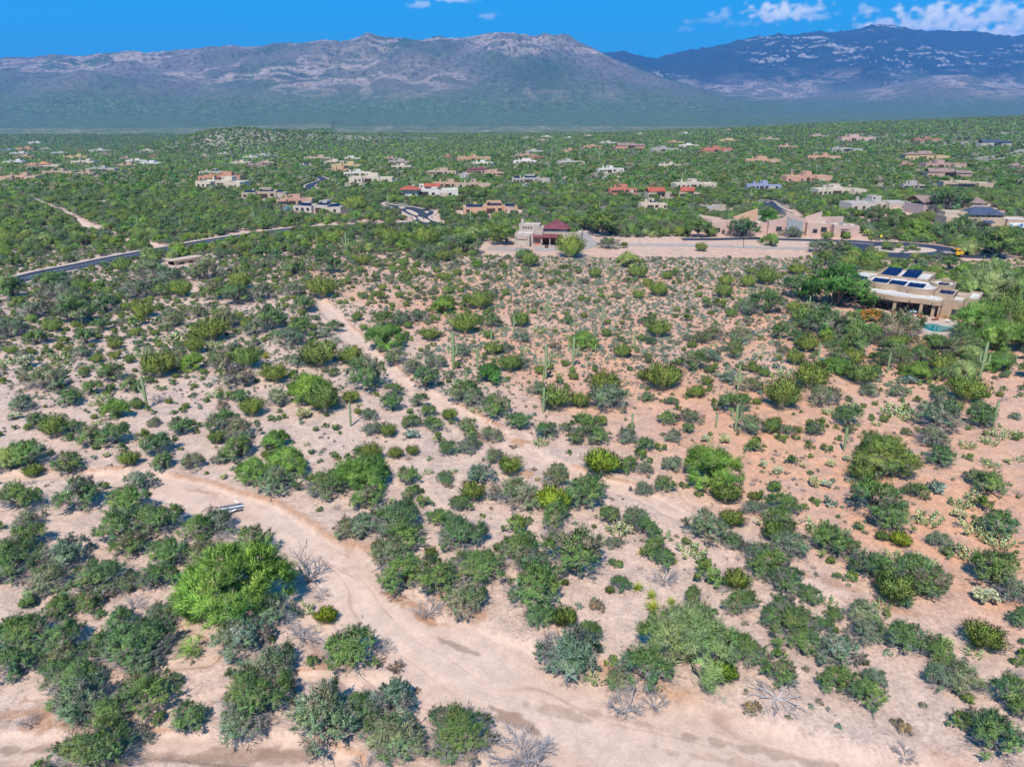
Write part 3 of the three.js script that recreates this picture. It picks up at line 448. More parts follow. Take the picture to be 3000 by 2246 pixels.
const KIND = {
  m: { name: 'mesquite_shrub', R: 2, protos: [1, 2, 3, 4, 5, 6].map((s) => shrub({ seed: 100 + s, R: 2, H: 2.3, clumps: 22 + s * 2, leaves: 11000, L: 0.17, w: 0.048, c0: 0.14, c1: 0.32, cols: C.mesq, twigs: 130, dead: 0.07, sere: .06, fuzz: .24 })) },
  n: { name: 'mesquite_shrub', R: 3.4, protos: [1, 2, 3, 4].map((s) => shrub({ seed: 140 + s, R: 3.4, H: 3.3, clumps: 58, leaves: 27000, L: 0.19, w: 0.052, c0: 0.10, c1: 0.23, cols: C.mesq, twigs: 300, dead: 0.08, sere: .06, fuzz: .24 })) },
  g: { name: 'grey_shrub', R: 1.9, protos: [1, 2, 3, 4].map((s) => shrub({ seed: 200 + s, R: 1.9, H: 1.9, clumps: 24, leaves: 9500, L: 0.17, w: 0.042, c0: 0.16, c1: 0.32, cols: C.grey, twigs: 230, dead: 0.14, sere: .12, fuzz: .26 })) },
  p: { name: 'palo_verde', R: 3.2, protos: [1, 2, 3, 4].map((s) => shrub({ seed: 300 + s, R: 3.2, H: 4.0, clumps: 80, leaves: 48000, L: 0.26, w: 0.032, low: .04, up: 0.7, outw: 0.7, c0: 0.13, c1: 0.26, fuzz: .26, cols: C.palo, bark: [0.2, 0.25, 0.08], twigs: 12, twigCol: [.2, .26, .08] })) },
  q: { name: 'palo_verde', R: 3.2, protos: [1, 2].map((s) => shrub({ seed: 330 + s, R: 3.2, H: 3.9, clumps: 76, leaves: 44000, L: 0.28, w: 0.03, low: .04, up: 0.7, outw: 0.9, c0: 0.13, c1: 0.26, fuzz: .26, cols: C.pale, bark: [0.26, 0.28, 0.14], twigs: 60, twigCol: [.3, .32, .17] })) },
  v: { name: 'palo_verde', R: 3.2, protos: [1, 2].map((s) => shrub({ seed: 345 + s, R: 3.2, H: 3.4, clumps: 76, leaves: 44000, L: 0.24, w: 0.032, low: .02, up: 0.7, outw: 0.8, c0: 0.12, c1: 0.24, fuzz: .26, cols: C.creo, bark: [0.2, 0.2, 0.1], twigs: 60 })) },
  t: { name: 'mesquite_tree', R: 3.4, protos: [1, 2, 3].map((s) => shrub({ seed: 360 + s, R: 3.4, H: 4.6, clumps: 50, leaves: 24000, L: 0.24, w: 0.07, low: 0.42, c0: 0.12, c1: 0.23, trunk: 1.1, thick: 0.03, stems: 0.7, cols: [...C.mesq, ...C.creo], twigs: 40 })) },
  k: { name: 'desert_tree', R: 3.2, protos: [1, 2].map((s) => shrub({ seed: 380 + s, R: 3.2, H: 4.4, clumps: 50, leaves: 30000, L: 0.24, w: 0.08, low: 0.12, cols: C.dark, twigs: 10 })) },
  y: { name: 'creosote_bush', R: 1.4, protos: [1, 2, 3, 4].map((s) => fan({ seed: 400 + s, R: 1.4, H: 1.7, stems: 60, leaves: 9000, L: 0.16, w: 0.042, cols: C.creo })) },
  z: { name: 'creosote_bush', R: 1.4, protos: [1, 2].map((s) => fan({ seed: 440 + s, R: 1.4, H: 1.6, stems: 64, leaves: 11000, L: 0.17, w: 0.045, cols: C.lime })) },
  s: { name: 'small_green_shrub', R: 0.9, protos: [1, 2, 3].map((s) => shrub({ seed: 500 + s, R: 0.9, H: 1.0, clumps: 14, leaves: 4200, L: 0.14, w: 0.042, cols: [...C.mesq, ...C.creo], twigs: 40, dead: 0.06 })) },
  b: { name: 'brittlebush', R: 0.6, protos: [1, 2, 3, 4].map((s) => shrub({ seed: 600 + s, R: 0.6, H: 0.55, clumps: 14, leaves: 900, L: 0.13, w: 0.065, per: 12, c0: 0.2, c1: 0.34, cols: C.brit, twigs: 4, stems: 0.2 })) },
  u: { name: 'bursage', R: 0.42, protos: [1, 2, 3].map((s) => shrub({ seed: 640 + s, R: 0.42, H: 0.36, clumps: 8, leaves: 330, L: 0.12, w: 0.04, per: 8, c0: 0.22, c1: 0.36, cols: C.bur, twigs: 20, dead: 0.2, stems: 0.2 })) },
  c: { name: 'prickly_pear', R: 1.0, protos: [1, 2, 3, 4].map((s) => pads({ seed: 700 + s, R: 1.0, n: 22, s: 0.125, cols: C.pear })) },
  h: { name: 'cholla', R: 1.0, protos: [1, 2, 3].map((s) => cholla({ seed: 740 + s, R: 1.0, cols: C.chol })) },
  d: { name: 'dead_bush', R: 1.5, protos: [1, 2, 3, 4].map((s) => bare({ seed: 800 + s, R: 1.5, stems: 11, levels: 4, thick: 0.02, col: [0.34, 0.305, 0.30] })) },
  l: { name: 'sotol', R: 0.8, protos: [1, 2].map((s) => rosette({ seed: 850 + s, R: 0.8, n: 90, cols: [[0.44, 0.44, 0.06], [0.52, 0.48, 0.09], [0.32, 0.38, 0.06]] })) },
  o: { name: 'flowering_bush', R: 1.5, protos: [shrub({ seed: 871, R: 1.5, H: 1.7, clumps: 24, leaves: 7500, L: 0.18, w: 0.08, cols: [[0.42, 0.15, 0.04], [0.46, 0.25, 0.04], [0.17, 0.22, 0.05], [0.5, 0.33, 0.06]] })] },
  w: { name: 'dry_bush', R: 1.3, protos: [1, 2].map((s) => shrub({ seed: 880 + s, R: 1.3, H: 1.1, clumps: 18, leaves: 4500, L: 0.2, w: 0.04, cols: [[0.42, 0.30, 0.18], [0.35, 0.265, 0.165], [0.24, 0.22, 0.11]], twigs: 140, dead: 0.3 })) },
  x: { name: 'blue_grey_bush', R: 2, protos: [1, 2].map((s) => shrub({ seed: 890 + s, R: 2, H: 2.1, clumps: 30, leaves: 11000, L: 0.17, w: 0.048, cols: [[0.155, 0.26, 0.14], [0.19, 0.285, 0.175], [0.25, 0.30, 0.22]], twigs: 160, dead: 0.08 })) },
};
const SAG = [
  { h: 5.8, r: 0.25, arms: [] }, { h: 4.2, r: 0.24, arms: [] }, { h: 6.4, r: 0.26, arms: [[2.6, 0.2, 0.75, 4.6, .17], [2.9, 3.2, 0.8, 4.9, .17]] }, { h: 6.8, r: 0.27, arms: [[2.4, 0.3, 0.7, 4.4, .18], [2.8, 2.7, 0.75, 4.2, .18], [3.0, 4.3, 0.7, 4.9, .17], [2.7, 5.6, .65, 4.0, .17]] },
  { h: 5.2, r: 0.25, arms: [[2.5, 0.1, 0.6, 3.4, .17]] }, { h: 6.0, r: 0.25, arms: [[3.0, 3.3, 0.65, 4.2, .16]] }, { h: 3.2, r: 0.22, arms: [] },
].map(saguaro);
// ---------------------------------------------------------------- planting
const pick = rng(4242);
const PLOT = new Map(), CELL = 6;                                         // where something already stands
function claim(x, z, r, what = 1) { const k = Math.floor(x / CELL) + ',' + Math.floor(z / CELL); let l = PLOT.get(k); if (!l) PLOT.set(k, l = []); l.push([x, z, r, what]); }
function free(x, z, r, share = 0.75) { const n = Math.ceil((r + 7) / CELL), cx = Math.floor(x / CELL), cz = Math.floor(z / CELL); for (let i = -n; i <= n; i++) for (let j = -n; j <= n; j++) { const l = PLOT.get((cx + i) + ',' + (cz + j)); if (l) for (const q of l) { const s = (q[2] + r) * (q[3] ? share : 1.02); if ((q[0] - x) ** 2 + (q[1] - z) ** 2 < s * s) return false; } } return true; }
const counts = {}, LIMIT = 290, spill = {};
const place = (o, x, z, s, sy = s) => { o.position.set(x, ground(x, z, false) - 0.03 * s, z); o.rotation.y = pick() * 6.283; o.scale.set(s, sy, s); };
const firsts = new Map(), grown = [];
// one plant: a Group with its stems and its crown (a copy of the first of its shape)
function plant(kind, x, z, R, where, own) {
  const K = KIND[kind], v = Math.floor(pick() * K.protos.length), s = R / K.R, tint = Math.floor(pick() * leafT.length);
  claim(x, z, R * (R > 1 ? 0.8 : 0.6));
  const n = counts[K.name] = (counts[K.name] ?? 0) + 1;
  if (n > LIMIT && !own) { spillTo(kind, v, x, z, s); return null; }
  const key = kind + v, first = firsts.get(key); let o;
  if (first) { o = first.clone(); o.name = numbered(K.name); o.userData = {}; scene.add(o); }
  else {
    o = new THREE.Group(); o.name = numbered(K.name); scene.add(o); firsts.set(key, o);
    const p = K.protos[v]; if (p.crown && p.wood) { obj('stems', p.wood, woodM, o); obj('crown', p.crown, leafM, o); } else obj(p.crown ? (kind === 'c' ? 'pads' : 'blades') : 'branches', p.all, p.crown ? leafM : woodM, o);
  }
  for (const m of o.children) if (m.material !== woodM && kind !== 'c') m.material = leafT[tint];
  place(o, x, z, s, s * (0.88 + 0.24 * pick()));
  grown.push({ o, kind, R, x, z }); if (kind === 'c' || kind === 'h') for (const m of o.children) m.userData.kind = 'stuff';
  return o;
}
function spillTo(kind, v, x, z, s) { (spill[kind + '_' + v] ??= []).push([x, z, s]); }
const WORDS = {
  m: ['dark green bushy mesquite', 'shrub', 'mesquites'], n: ['wide dark green mesquite', 'shrub', 'wide mesquites'], g: ['grey-green twiggy shrub', 'shrub', 'grey-green shrubs'], p: ['bright green feathery palo verde', 'tree', 'palo verdes'], q: ['pale green feathery palo verde', 'tree', 'pale palo verdes'], v: ['olive-yellow rounded palo verde', 'tree', 'olive palo verdes'],
  t: ['spreading green tree', 'tree', 'spreading trees'], k: ['deep green dense tree', 'tree', 'deep green trees'], y: ['olive fan-shaped creosote bush', 'shrub', 'creosote bushes'], z: ['lime green rounded bush', 'shrub', 'lime green bushes'], s: ['small green shrub', 'shrub', 'small green shrubs'],
  b: ['low silver-green brittlebush', 'bush', 'brittlebushes'], u: ['tiny dry tan-grey bursage', 'bush', 'bursages'], c: ['clump of pale prickly pear', 'cactus', 'prickly pears'], h: ['pale spiny cholla', 'cactus', 'chollas'], d: ['bare grey dead bush', 'dead bush', 'dead bushes'],
  l: ['spiky yellow-green sotol', 'plant', 'sotols'], o: ['red and orange flowering bush', 'bush', 'flowering bushes'], w: ['dry tan-brown bush', 'bush', 'dry bushes'], x: ['blue-grey bush', 'shrub', 'blue-grey bushes'],
};
// where in the place something stands, in words
const AREA = (sx, sy) => [(sx < 600 ? 'far left ' : sx < 1200 ? 'left ' : sx < 1800 ? 'centre ' : sx < 2400 ? 'right ' : 'far right ') + (sy > 1950 ? 'at the near edge' : sy > 1650 ? 'beside the broad wash' : sy > 1400 ? 'above the broad wash' : sy > 1180 ? 'by the narrow wash' : sy > 960 ? 'on the middle slope' : sy > 780 ? 'on the upper flats' : sy > 690 ? 'near the roads' : 'among the houses')];
const NTH = ['leftmost', 'second from left', 'third from left', 'fourth from left', 'fifth from left', 'sixth from left', 'seventh from left', 'eighth from left', 'ninth from left', 'tenth from left', 'eleventh from left', 'twelfth from left'];
// every plant gets its label once all stand: alone in its area, by its rank from the left, or shared where nothing tells them apart
function labelPlants() {
  const by = new Map();
  for (const q of grown) { const s = seen(q.x, q.o.position.y + q.R * .5, q.z); q.sx = s.sx; q.out = s.sx < 0 || s.sx > 3000 || s.sy > 2246; const a = AREA(s.sx, s.sy)[0], big = q.out ? 'out' : ''; const k = q.kind + big + '|' + a; if (!by.has(k)) by.set(k, []); by.get(k).push(q); }
  for (const [k, list] of by) {
    const kind = list[0].kind, a = k.split('|')[1], w = WORDS[kind], big = kind === 'u' || kind === 'b' ? 0 : 12; list.sort((p, q) => p.sx - q.sx);
    const out = list[0].out, g = list.length > 1 ? w[2] + ' ' + a + (out ? ', outside the view' : '') : null;
    list.forEach((q, i) => { const l = out ? w[0] + ' just outside the view, ' + a : list.length === 1 ? w[0] + ', ' + a : list.length <= big ? w[0] + ', ' + (i === list.length - 1 ? 'rightmost' : NTH[i]) + ', ' + a : w[0] + ', one of many, ' + a; tag(q.o, l, w[1], g); });
  }
}

// the plants one can pick out, by their middles and widths in the photograph: tile origin, then kind x y width
const TILES = {
  'T1000 350 2.212': `t 1040 770 150;p 1385 745 80;t 1490 758 130;t 1690 700 190;t 1590 690 110;m 800 830 180;g 620 870 150;y 320 780 120;m 490 715 140;y 550 790 160;m 1190 905 130;y 1480 850 180;y 1220 930 110;g 1730 810 110;y 2100 740 75;y 2190 740 80;s 1830 820 50;m 560 570 80;m 680 560 90;t 880 490 130;m 360 500 90;y 90 570 150`,
  'T2030 570 4.424': `t 60 470 300;y 230 510 150;m 640 470 360;k 960 400 300;g 1270 500 230;t 1560 440 180;y 1740 550 150;p 1990 540 110;p 1010 610 190;s 880 605 80;s 1780 630 90;g 1650 690 260;m 1930 720 300;y 110 700 150`,
  'T2500 560 2.544': `q 840 430 150;m 600 310 160;p 470 290 200;y 250 420 90;s 440 430 60;g 620 490 80;y 850 220 120;m 830 290 220;m 700 130 260;t 1090 420 260;m 330 250 200;m 180 220 180;g 130 460 100;y 220 490 70`,
  'T0 1500 2.212': `p 1490 480 640;n 60 350 260;g 190 55 170;m 200 170 210;m 60 260 220;x 430 270 250;g 320 420 250;n 640 430 340;m 570 570 170;m 390 610 190;m 800 110 250;n 1000 60 280;m 860 210 200;m 1010 420 210;g 820 450 160;m 1100 260 240;m 1290 130 210;g 1310 260 180;g 1420 50 210;d 1430 150 150;m 1640 200 260;m 1180 610 230;g 1760 640 260;x 1560 830 300;g 1020 660 190;d 850 560 230;m 780 720 230;d 2080 490 160;c 1980 600 110;z 2110 650 130;d 1980 770 260;n 150 800 390;m 90 980 250;m 430 830 240;g 400 920 190;n 500 1060 320;n 880 850 420;x 930 960 230;m 700 880 180;g 550 1220 320;m 960 1170 310;m 740 1290 230;n 1640 1190 400;g 1560 1370 280;g 1750 1000 320;x 2130 1330 430;m 2170 900 150;m 1240 1340 230;d 190 1330 170;n 600 1540 420;g 780 1470 280;d 720 1350 140;u 1240 965 40;m 340 1010 150;s 1150 1080 90;d 1700 440 120`,
  'T1000 1500 2.212': `m 70 880 330;d 270 830 190;g 40 100 160;g 150 80 190;n 350 60 300;m 400 170 240;g 330 270 240;m 420 370 290;n 760 150 280;m 640 40 150;n 880 340 320;m 620 440 280;g 800 560 250;d 570 570 260;d 910 90 130;s 1130 100 140;m 1160 250 250;m 1250 500 340;g 1260 380 240;m 1290 660 200;m 1530 280 370;y 1440 680 160;x 1470 910 370;m 1610 790 190;d 1370 790 120;c 1640 1040 130;m 1970 1010 310;g 1800 1060 160;d 1840 1190 330;d 2040 1180 220;m 1380 40 210;d 1370 95 160;d 1330 140 110;c 1800 90 140;m 1730 20 150;g 1900 20 150;g 1770 190 100;m 1960 90 160;c 2090 130 110;m 2030 220 170;l 1950 240 80;m 1810 460 130;l 1920 470 110;d 2100 380 250;l 2020 590 130;l 2140 560 90;l 2150 290 90;l 2010 520 100;m 2090 290 150;m 140 1280 210;x 340 1200 310;g 30 1340 190;g 330 1460 320;m 300 1560 200;n 770 1370 380;g 690 1510 170;d 630 1390 140;g 440 1510 190;d 140 1620 230;d 1190 1590 330;d 1250 1500 170;b 1180 320 50;b 1640 560 45;w 1660 590 100;b 1540 600 55;s 1800 330 60`,
  'T2000 1500 2.212': `q 40 830 480;x 160 90 250;m 320 170 140;y 320 40 150;d 300 200 120;c 560 40 140;m 640 40 170;y 610 140 190;g 500 250 220;g 700 220 220;m 570 330 240;m 660 440 230;c 700 130 90;m 940 170 260;m 1050 240 190;c 880 70 150;c 1040 110 90;m 1340 50 250;z 1410 180 110;y 1295 150 80;c 1600 50 150;h 1790 20 110;g 1650 180 140;m 2040 100 220;c 1900 110 170;c 2050 190 150;c 1870 260 150;c 1380 270 100;c 1560 290 120;m 1220 360 230;n 1490 370 280;m 1590 480 230;y 1350 510 220;m 1420 580 130;c 1300 600 100;c 950 570 90;m 820 540 150;s 150 380 180;c 60 240 150;m 60 540 140;y 350 440 170;m 360 580 210;d 260 480 120;n 390 900 250;z 260 1050 150;m 640 650 240;n 700 730 280;m 780 830 210;x 970 880 270;m 880 730 140;m 980 670 110;g 1160 640 210;g 1170 780 190;d 1270 700 130;m 1420 830 240;m 1650 890 250;c 1590 800 70;y 1940 830 230;m 2010 390 290;g 2130 520 200;h 1960 540 170;m 2180 690 150;m 640 1060 200;s 620 920 100;m 1000 1090 210;m 1150 1160 230;g 1230 1060 140;w 1430 1400 110;g 1650 1080 180;g 1800 1080 230;d 1440 1540 200;m 2000 1480 320;g 1950 1360 190;m 2110 1190 240;m 2190 1290 190;d 2150 1040 130;d 850 340 60;b 1080 465 30;b 1330 910 55;w 440 1270 110;b 830 1270 45;c 1880 920 90`,
  'T0 750 2.208': `m 80 230 190;m 340 170 180;g 400 250 190;y 530 220 110;s 650 220 90;y 800 70 120;g 990 110 210;g 900 230 170;y 1180 230 140;g 1110 150 180;g 1340 100 200;m 1400 250 150;s 1580 90 80;y 1560 180 140;g 1690 50 110;m 1540 270 180;g 1690 250 150;m 1900 80 150;y 2090 230 170;g 1900 230 130;m 1970 330 140;m 2130 80 150;g 60 480 170;d 130 460 150;m 240 540 140;g 230 350 180;y 350 460 110;m 480 380 220;g 470 300 160;m 660 450 120;m 560 540 130;m 690 330 150;g 530 620 120;s 430 550 70;y 380 590 60;y 750 575 90;y 940 360 130;s 900 420 110;g 1110 430 120;g 1280 370 110;m 1060 230 110;y 1370 490 210;g 1460 420 160;y 1270 590 120;y 1030 730 200;g 1160 660 140;p 1250 690 150;g 1420 690 150;c 1380 560 90;g 1500 600 110;y 1600 680 190;g 1650 470 130;m 1760 420 190;g 1890 540 170;m 1940 480 150;m 2170 460 100;x 1930 680 120;y 2070 650 230;y 1780 770 150;w 1530 780 210;m 1560 900 120;l 1720 640 80;p 2010 880 250;y 2100 960 210;y 1630 990 150;g 1800 910 150;m 1440 1080 180;y 1400 1190 100;g 1560 1140 170;m 1560 1250 210;p 1780 1200 160;p 1870 1330 250;p 1650 1390 190;x 1800 1480 210;n 2100 1470 260;m 1180 1110 160;s 930 1180 110;m 1030 1240 190;g 1240 1340 130;m 1070 1340 140;y 840 1330 120;x 1430 1310 110;p 760 1000 150;m 750 1170 190;y 890 960 90;x 900 1440 170;m 600 860 140;m 450 930 150;g 300 800 210;m 730 770 160;m 850 830 120;g 140 960 150;m 230 1060 120;y 360 1120 170;m 480 1120 140;q 60 1310 200;m 200 1290 240;y 210 1380 110;m 450 1340 190;m 600 1180 170;m 120 1570 240;d 320 1570 220;m 540 1560 260;m 850 1600 250;c 1390 880 85;h 1960 1020 130;c 1110 520 150;c 930 640 90;c 380 630 100;c 40 680 90;h 180 680 130;c 660 910 90;c 600 950 60;b 330 860 45;b 990 1005 40;b 1950 1080 40;d 1020 900 140;w 1440 960 90;g 1000 1070 80;h 640 1000 60;h 100 1030 100;d 620 1110 60`,
  'T1000 750 2.208': `y 70 660 150;p 290 540 220;y 570 520 110;y 800 460 170;p 660 320 150;y 900 300 160;y 1160 430 120;m 980 430 120;m 1470 420 80;p 1570 550 150;y 2050 490 140;y 1820 630 110;y 1640 120 80;y 1920 115 100;y 2110 130 70;q 1850 40 130;y 2050 230 120;y 1920 260 70;g 500 390 130;m 270 430 130;g 380 420 120;g 350 660 140;g 460 730 140;m 550 810 180;g 600 690 130;s 760 710 70;m 160 790 260;k 960 770 145;y 1090 710 140;y 980 610 110;g 1060 600 90;g 780 620 120;m 780 890 190;g 860 930 150;m 1000 990 190;m 1150 1070 160;y 1380 930 200;x 1270 860 120;y 1540 940 130;y 1700 840 200;g 1740 930 230;y 2080 800 220;m 1980 910 90;m 2130 940 80;m 1330 1130 150;m 1590 1130 190;m 1660 1170 150;g 1450 1110 80;m 1520 1190 110;g 1570 1050 60;g 1850 1170 130;m 1960 1240 120;g 2150 1170 110;m 2120 1050 120;z 1680 1350 210;m 1860 1360 140;g 1960 1380 110;g 2150 1350 130;m 2080 1480 130;g 1950 1490 110;g 1380 1440 150;g 1410 1370 110;m 1570 1540 270;d 1690 1500 90;y 1090 1360 150;g 980 1300 120;x 890 1420 170;y 850 1540 160;g 1130 1540 260;z 1370 1600 190;m 770 1610 140;m 440 1430 150;m 450 1530 120;s 540 1590 100;m 420 1620 130;p 150 1410 320;y 190 1300 150;m 180 1560 200;m 670 1440 110;y 350 1290 95;y 460 1270 80;c 720 1390 60;m 690 1260 120;g 830 1230 140;s 630 1190 80;b 450 1160 90;y 310 1150 100;m 560 1020 110;m 590 1100 120;m 450 1090 110;m 500 950 110;m 340 880 120;m 330 970 140;y 700 1040 100;g 820 1090 130;g 960 1140 140;g 220 1130 120;y 60 930 110;g 180 1040 110;d 390 840 100;w 1390 580 80;g 1180 540 90;b 980 1560 60;b 570 1310 45;c 560 1395 60;c 870 990 70;c 1300 1200 90;c 1280 480 80;w 690 1480 60;c 980 660 45;b 500 650 60;c 210 840 45;b 420 430 60`,
  'T2000 750 2.208': `y 420 180 95;y 545 150 140;y 280 170 90;y 265 240 120;s 250 320 80;y 740 95 110;g 500 80 90;m 760 220 230;m 550 330 190;g 420 350 140;m 920 450 240;m 1090 410 110;o 1210 395 110;o 1270 400 90;g 1390 480 240;w 1510 590 140;m 1100 560 240;m 1000 620 140;q 1950 200 320;y 2120 360 220;p 1900 430 280;p 2040 540 260;g 1720 580 150;v 2170 520 150;m 1800 500 130;v 1270 1290 390;k 1000 240 300;y 800 590 130;y 720 680 110;m 620 500 120;g 380 520 140;g 200 510 140;m 120 540 110;m 330 640 110;x 210 660 100;m 80 700 160;m 1330 600 130;m 1010 690 140;m 1540 650 140;y 1680 710 160;m 1860 690 110;s 1450 740 80;y 820 800 210;y 1140 780 180;g 900 910 190;x 1200 880 110;g 1380 880 110;y 640 930 230;x 290 800 110;g 440 850 120;y 90 890 110;c 640 770 115;c 1370 1000 180;c 960 1010 90;c 1080 980 110;y 1840 880 220;m 1650 900 120;y 1740 990 120;g 1640 1040 270;m 1060 1060 180;m 1920 990 120;m 1930 1060 190;m 330 980 190;g 430 1110 170;y 560 1120 110;g 670 1130 100;s 460 1230 120;g 50 1040 140;m 30 1120 90;m 850 1130 120;d 820 1180 100;y 1160 1410 170;s 710 1320 80;p 170 1390 320;y 280 1530 180;m 660 1600 180;g 460 1610 140;m 1230 1590 290;m 1500 1530 130;b 1650 1510 120;b 960 1590 80;b 1100 1580 70;m 1980 1490 190;g 1880 1450 120;h 850 1450 110;h 930 1470 90;h 620 1380 85;h 520 1340 80;h 780 1350 55;h 960 1340 75;h 1060 1310 60;d 610 1270 65;d 470 1430 65;g 1600 1180 190;m 1650 1310 190;c 1980 1200 90;h 2100 1330 60;c 1990 1350 90;c 2180 1320 60;c 1840 1230 90;c 2060 1150 110;c 2160 1150 80;b 2160 1040 70;c 1800 1600 120;c 1900 1570 110;h 140 1190 80;h 270 1190 90;c 1250 1090 60;b 1280 1400 50;b 1350 1420 40;b 1470 800 100;b 1400 800 70;b 1870 910 90;b 600 720 50;b 520 735 60;d 2180 1540 80`,
};
for (const [head, list] of Object.entries(TILES)) {
  const [ox, oy, sc] = head.slice(1).split(' ').map(Number);
  for (const e of list.split(';')) {
    const [k, a, b, c] = e.trim().split(' '), sx = ox + a / sc, sy = oy + b / sc, w = c / sc, g = at(sx, sy + w * ('pqvkt'.includes(k) ? .27 : .21)), R = w * g.m * 0.5 * ('dchlbu'.includes(k) ? 1.15 : 1.2);
    plant(k, g.x, g.z, R, AREA(sx, sy));
  }
}
// ---------------------------------------------------------------- houses
const stucco = tex(256, 256, (a, w, h) => { const r = rng(9); for (let j = 0; j < h; j++) for (let i = 0; i < w; i++) { const v = 255 * (0.84 + 0.1 * fbm(i / 23, j / 23, 3) + 0.05 * r() + 0.05 * fbm(i / 9, j / 70, 2)), q = (j * w + i) * 4; a[q] = a[q + 1] = a[q + 2] = v; a[q + 3] = 255; } }, { repeat: new THREE.Vector2(1 / 7, 1 / 7), colorSpace: THREE.SRGBColorSpace });
const deckT = tex(256, 256, (a, w, h) => { const r = rng(19); for (let j = 0; j < h; j++) for (let i = 0; i < w; i++) { const s = sm(.5, .75, fbm(i / 40 + 5, j / 40, 4)), v = 255 * (0.97 - 0.14 * s - 0.03 * r()), q = (j * w + i) * 4; a[q] = v; a[q + 1] = v * (1 - .02 * s); a[q + 2] = v * (1 - .05 * s); a[q + 3] = 255; } }, { repeat: new THREE.Vector2(1 / 9, 1 / 9), colorSpace: THREE.SRGBColorSpace });
const WALLC = { peach: [.58, .36, .23], tan: [.50, .37, .26], cream: [.66, .55, .42], white: [.74, .68, .62], orange: [.58, .27, .10], terra: [.55, .22, .12], red: [.55, .12, .06], salmon: [.60, .28, .18], rose: [.50, .29, .24], pink: [.60, .41, .34], brick: [.38, .15, .10], grey: [.42, .39, .36], yellow: [.62, .42, .12], blue: [.20, .30, .55], ash: [.52, .47, .42], coral: [.62, .30, .14], mauve: [.46, .35, .33], hero: [.47, .335, .23], beige: [.50, .40, .335] };
const ROOFC = { w: [.64, .61, .575], c: [.62, .54, .45], t: [.52, .40, .30], g: [.46, .45, .45], b: [.22, .13, .10], m: [.20, .05, .06], r: [.42, .10, .06], n: [.055, .075, .14], o: [.55, .24, .10], k: [.30, .20, .17], u: [.12, .2, .42] };
const wallM = {}, roofM = {};
const mute = (k, c) => { const q = { orange: .42, yellow: .4, red: .25, terra: .25, coral: .3, salmon: .3, blue: .35 }[k] ?? .18; return 'hero beige pink'.includes(k) ? c : c.map((v, i) => lerp(v, [.60, .47, .38][i], q)); };
const wm = (k) => wallM[k] ??= new THREE.MeshStandardMaterial({ color: new THREE.Color().setRGB(...mute(k, WALLC[k])), map: stucco, roughness: 0.9 });
const rm = (k) => roofM[k] ??= new THREE.MeshStandardMaterial({ color: new THREE.Color().setRGB(...ROOFC[k]), map: deckT, roughness: 0.85 });
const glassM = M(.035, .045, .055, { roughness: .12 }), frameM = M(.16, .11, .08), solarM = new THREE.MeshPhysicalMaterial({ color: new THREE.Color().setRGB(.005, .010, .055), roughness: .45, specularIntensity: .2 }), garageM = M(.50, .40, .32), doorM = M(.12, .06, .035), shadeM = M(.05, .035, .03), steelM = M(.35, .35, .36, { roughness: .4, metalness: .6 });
// a box whose top may lean from yl at its left to yr at its right
function prism(x0, x1, z0, z1, y0, yl, yr = yl, zback = 0) {
  const P = [[x0, y0, z0], [x1, y0, z0], [x1, y0, z1], [x0, y0, z1], [x0, yl + zback, z0], [x1, yr + zback, z0], [x1, yr, z1], [x0, yl, z1]], F = [[3, 2, 6, 7], [1, 0, 4, 5], [2, 1, 5, 6], [0, 3, 7, 4], [7, 6, 5, 4], [0, 1, 2, 3]], pos = [], uv = [];
  for (const f of F) for (const k of [0, 1, 2, 0, 2, 3]) { const v = P[f[k]]; pos.push(...v); const flat = f === F[4] || f === F[5], side = f === F[2] || f === F[3]; uv.push(side ? v[2] : v[0], flat ? v[2] : v[1]); }
  const g = new THREE.BufferGeometry(); g.setAttribute('position', new THREE.Float32BufferAttribute(pos, 3)); g.setAttribute('uv', new THREE.Float32BufferAttribute(uv, 2)); g.computeVertexNormals(); return g;
}
const joined = (l) => l.length > 1 ? mergeGeometries(l) : l[0];
function put(name, geos, mat, parent) { const m = new THREE.Mesh(joined(geos), mat); m.name = numbered(name); m.castShadow = m.receiveShadow = true; parent.add(m); return m; }
// walls with a parapet round a sunk deck: x, z of the front left corner, width, depth, heights
function block(o, x, z, w, d, h, h2, wk, rk, T = 0.32, par = 0.42) {
  const z0 = z - d, x1 = x + w, at2 = (q) => lerp(h, h2, (q - x) / w);
  put('wall', [prism(x, x1, z - T, z, -2.2, h, h2), prism(x, x1, z0, z0 + T, -2.2, h, h2), prism(x, x + T, z0 + T, z - T, -2.2, h, at2(x + T)), prism(x1 - T, x1, z0 + T, z - T, -2.2, at2(x1 - T), h2)], wm(wk), o);
  put('roof', [prism(x + T, x1 - T, z0 + T, z - T, Math.min(h, h2) - par - 0.15, Math.min(h, h2) - par)], rm(rk), o);
}
function win(o, x, y, w, h, z, name = 'window', mat = glassM) { const f = put(name, [prism(x, x + w, z, z + 0.07, y, y + 0.08), prism(x, x + w, z, z + 0.07, y + h - 0.08, y + h), prism(x, x + 0.08, z, z + 0.07, y + 0.08, y + h - 0.08), prism(x + w - 0.08, x + w, z, z + 0.07, y + 0.08, y + h - 0.08)], frameM, o); put(name === 'window' ? 'pane' : 'panel', [prism(x + 0.08, x + w - 0.08, z + 0.01, z + 0.04, y + 0.08, y + h - 0.08)], mat, f); return f; }
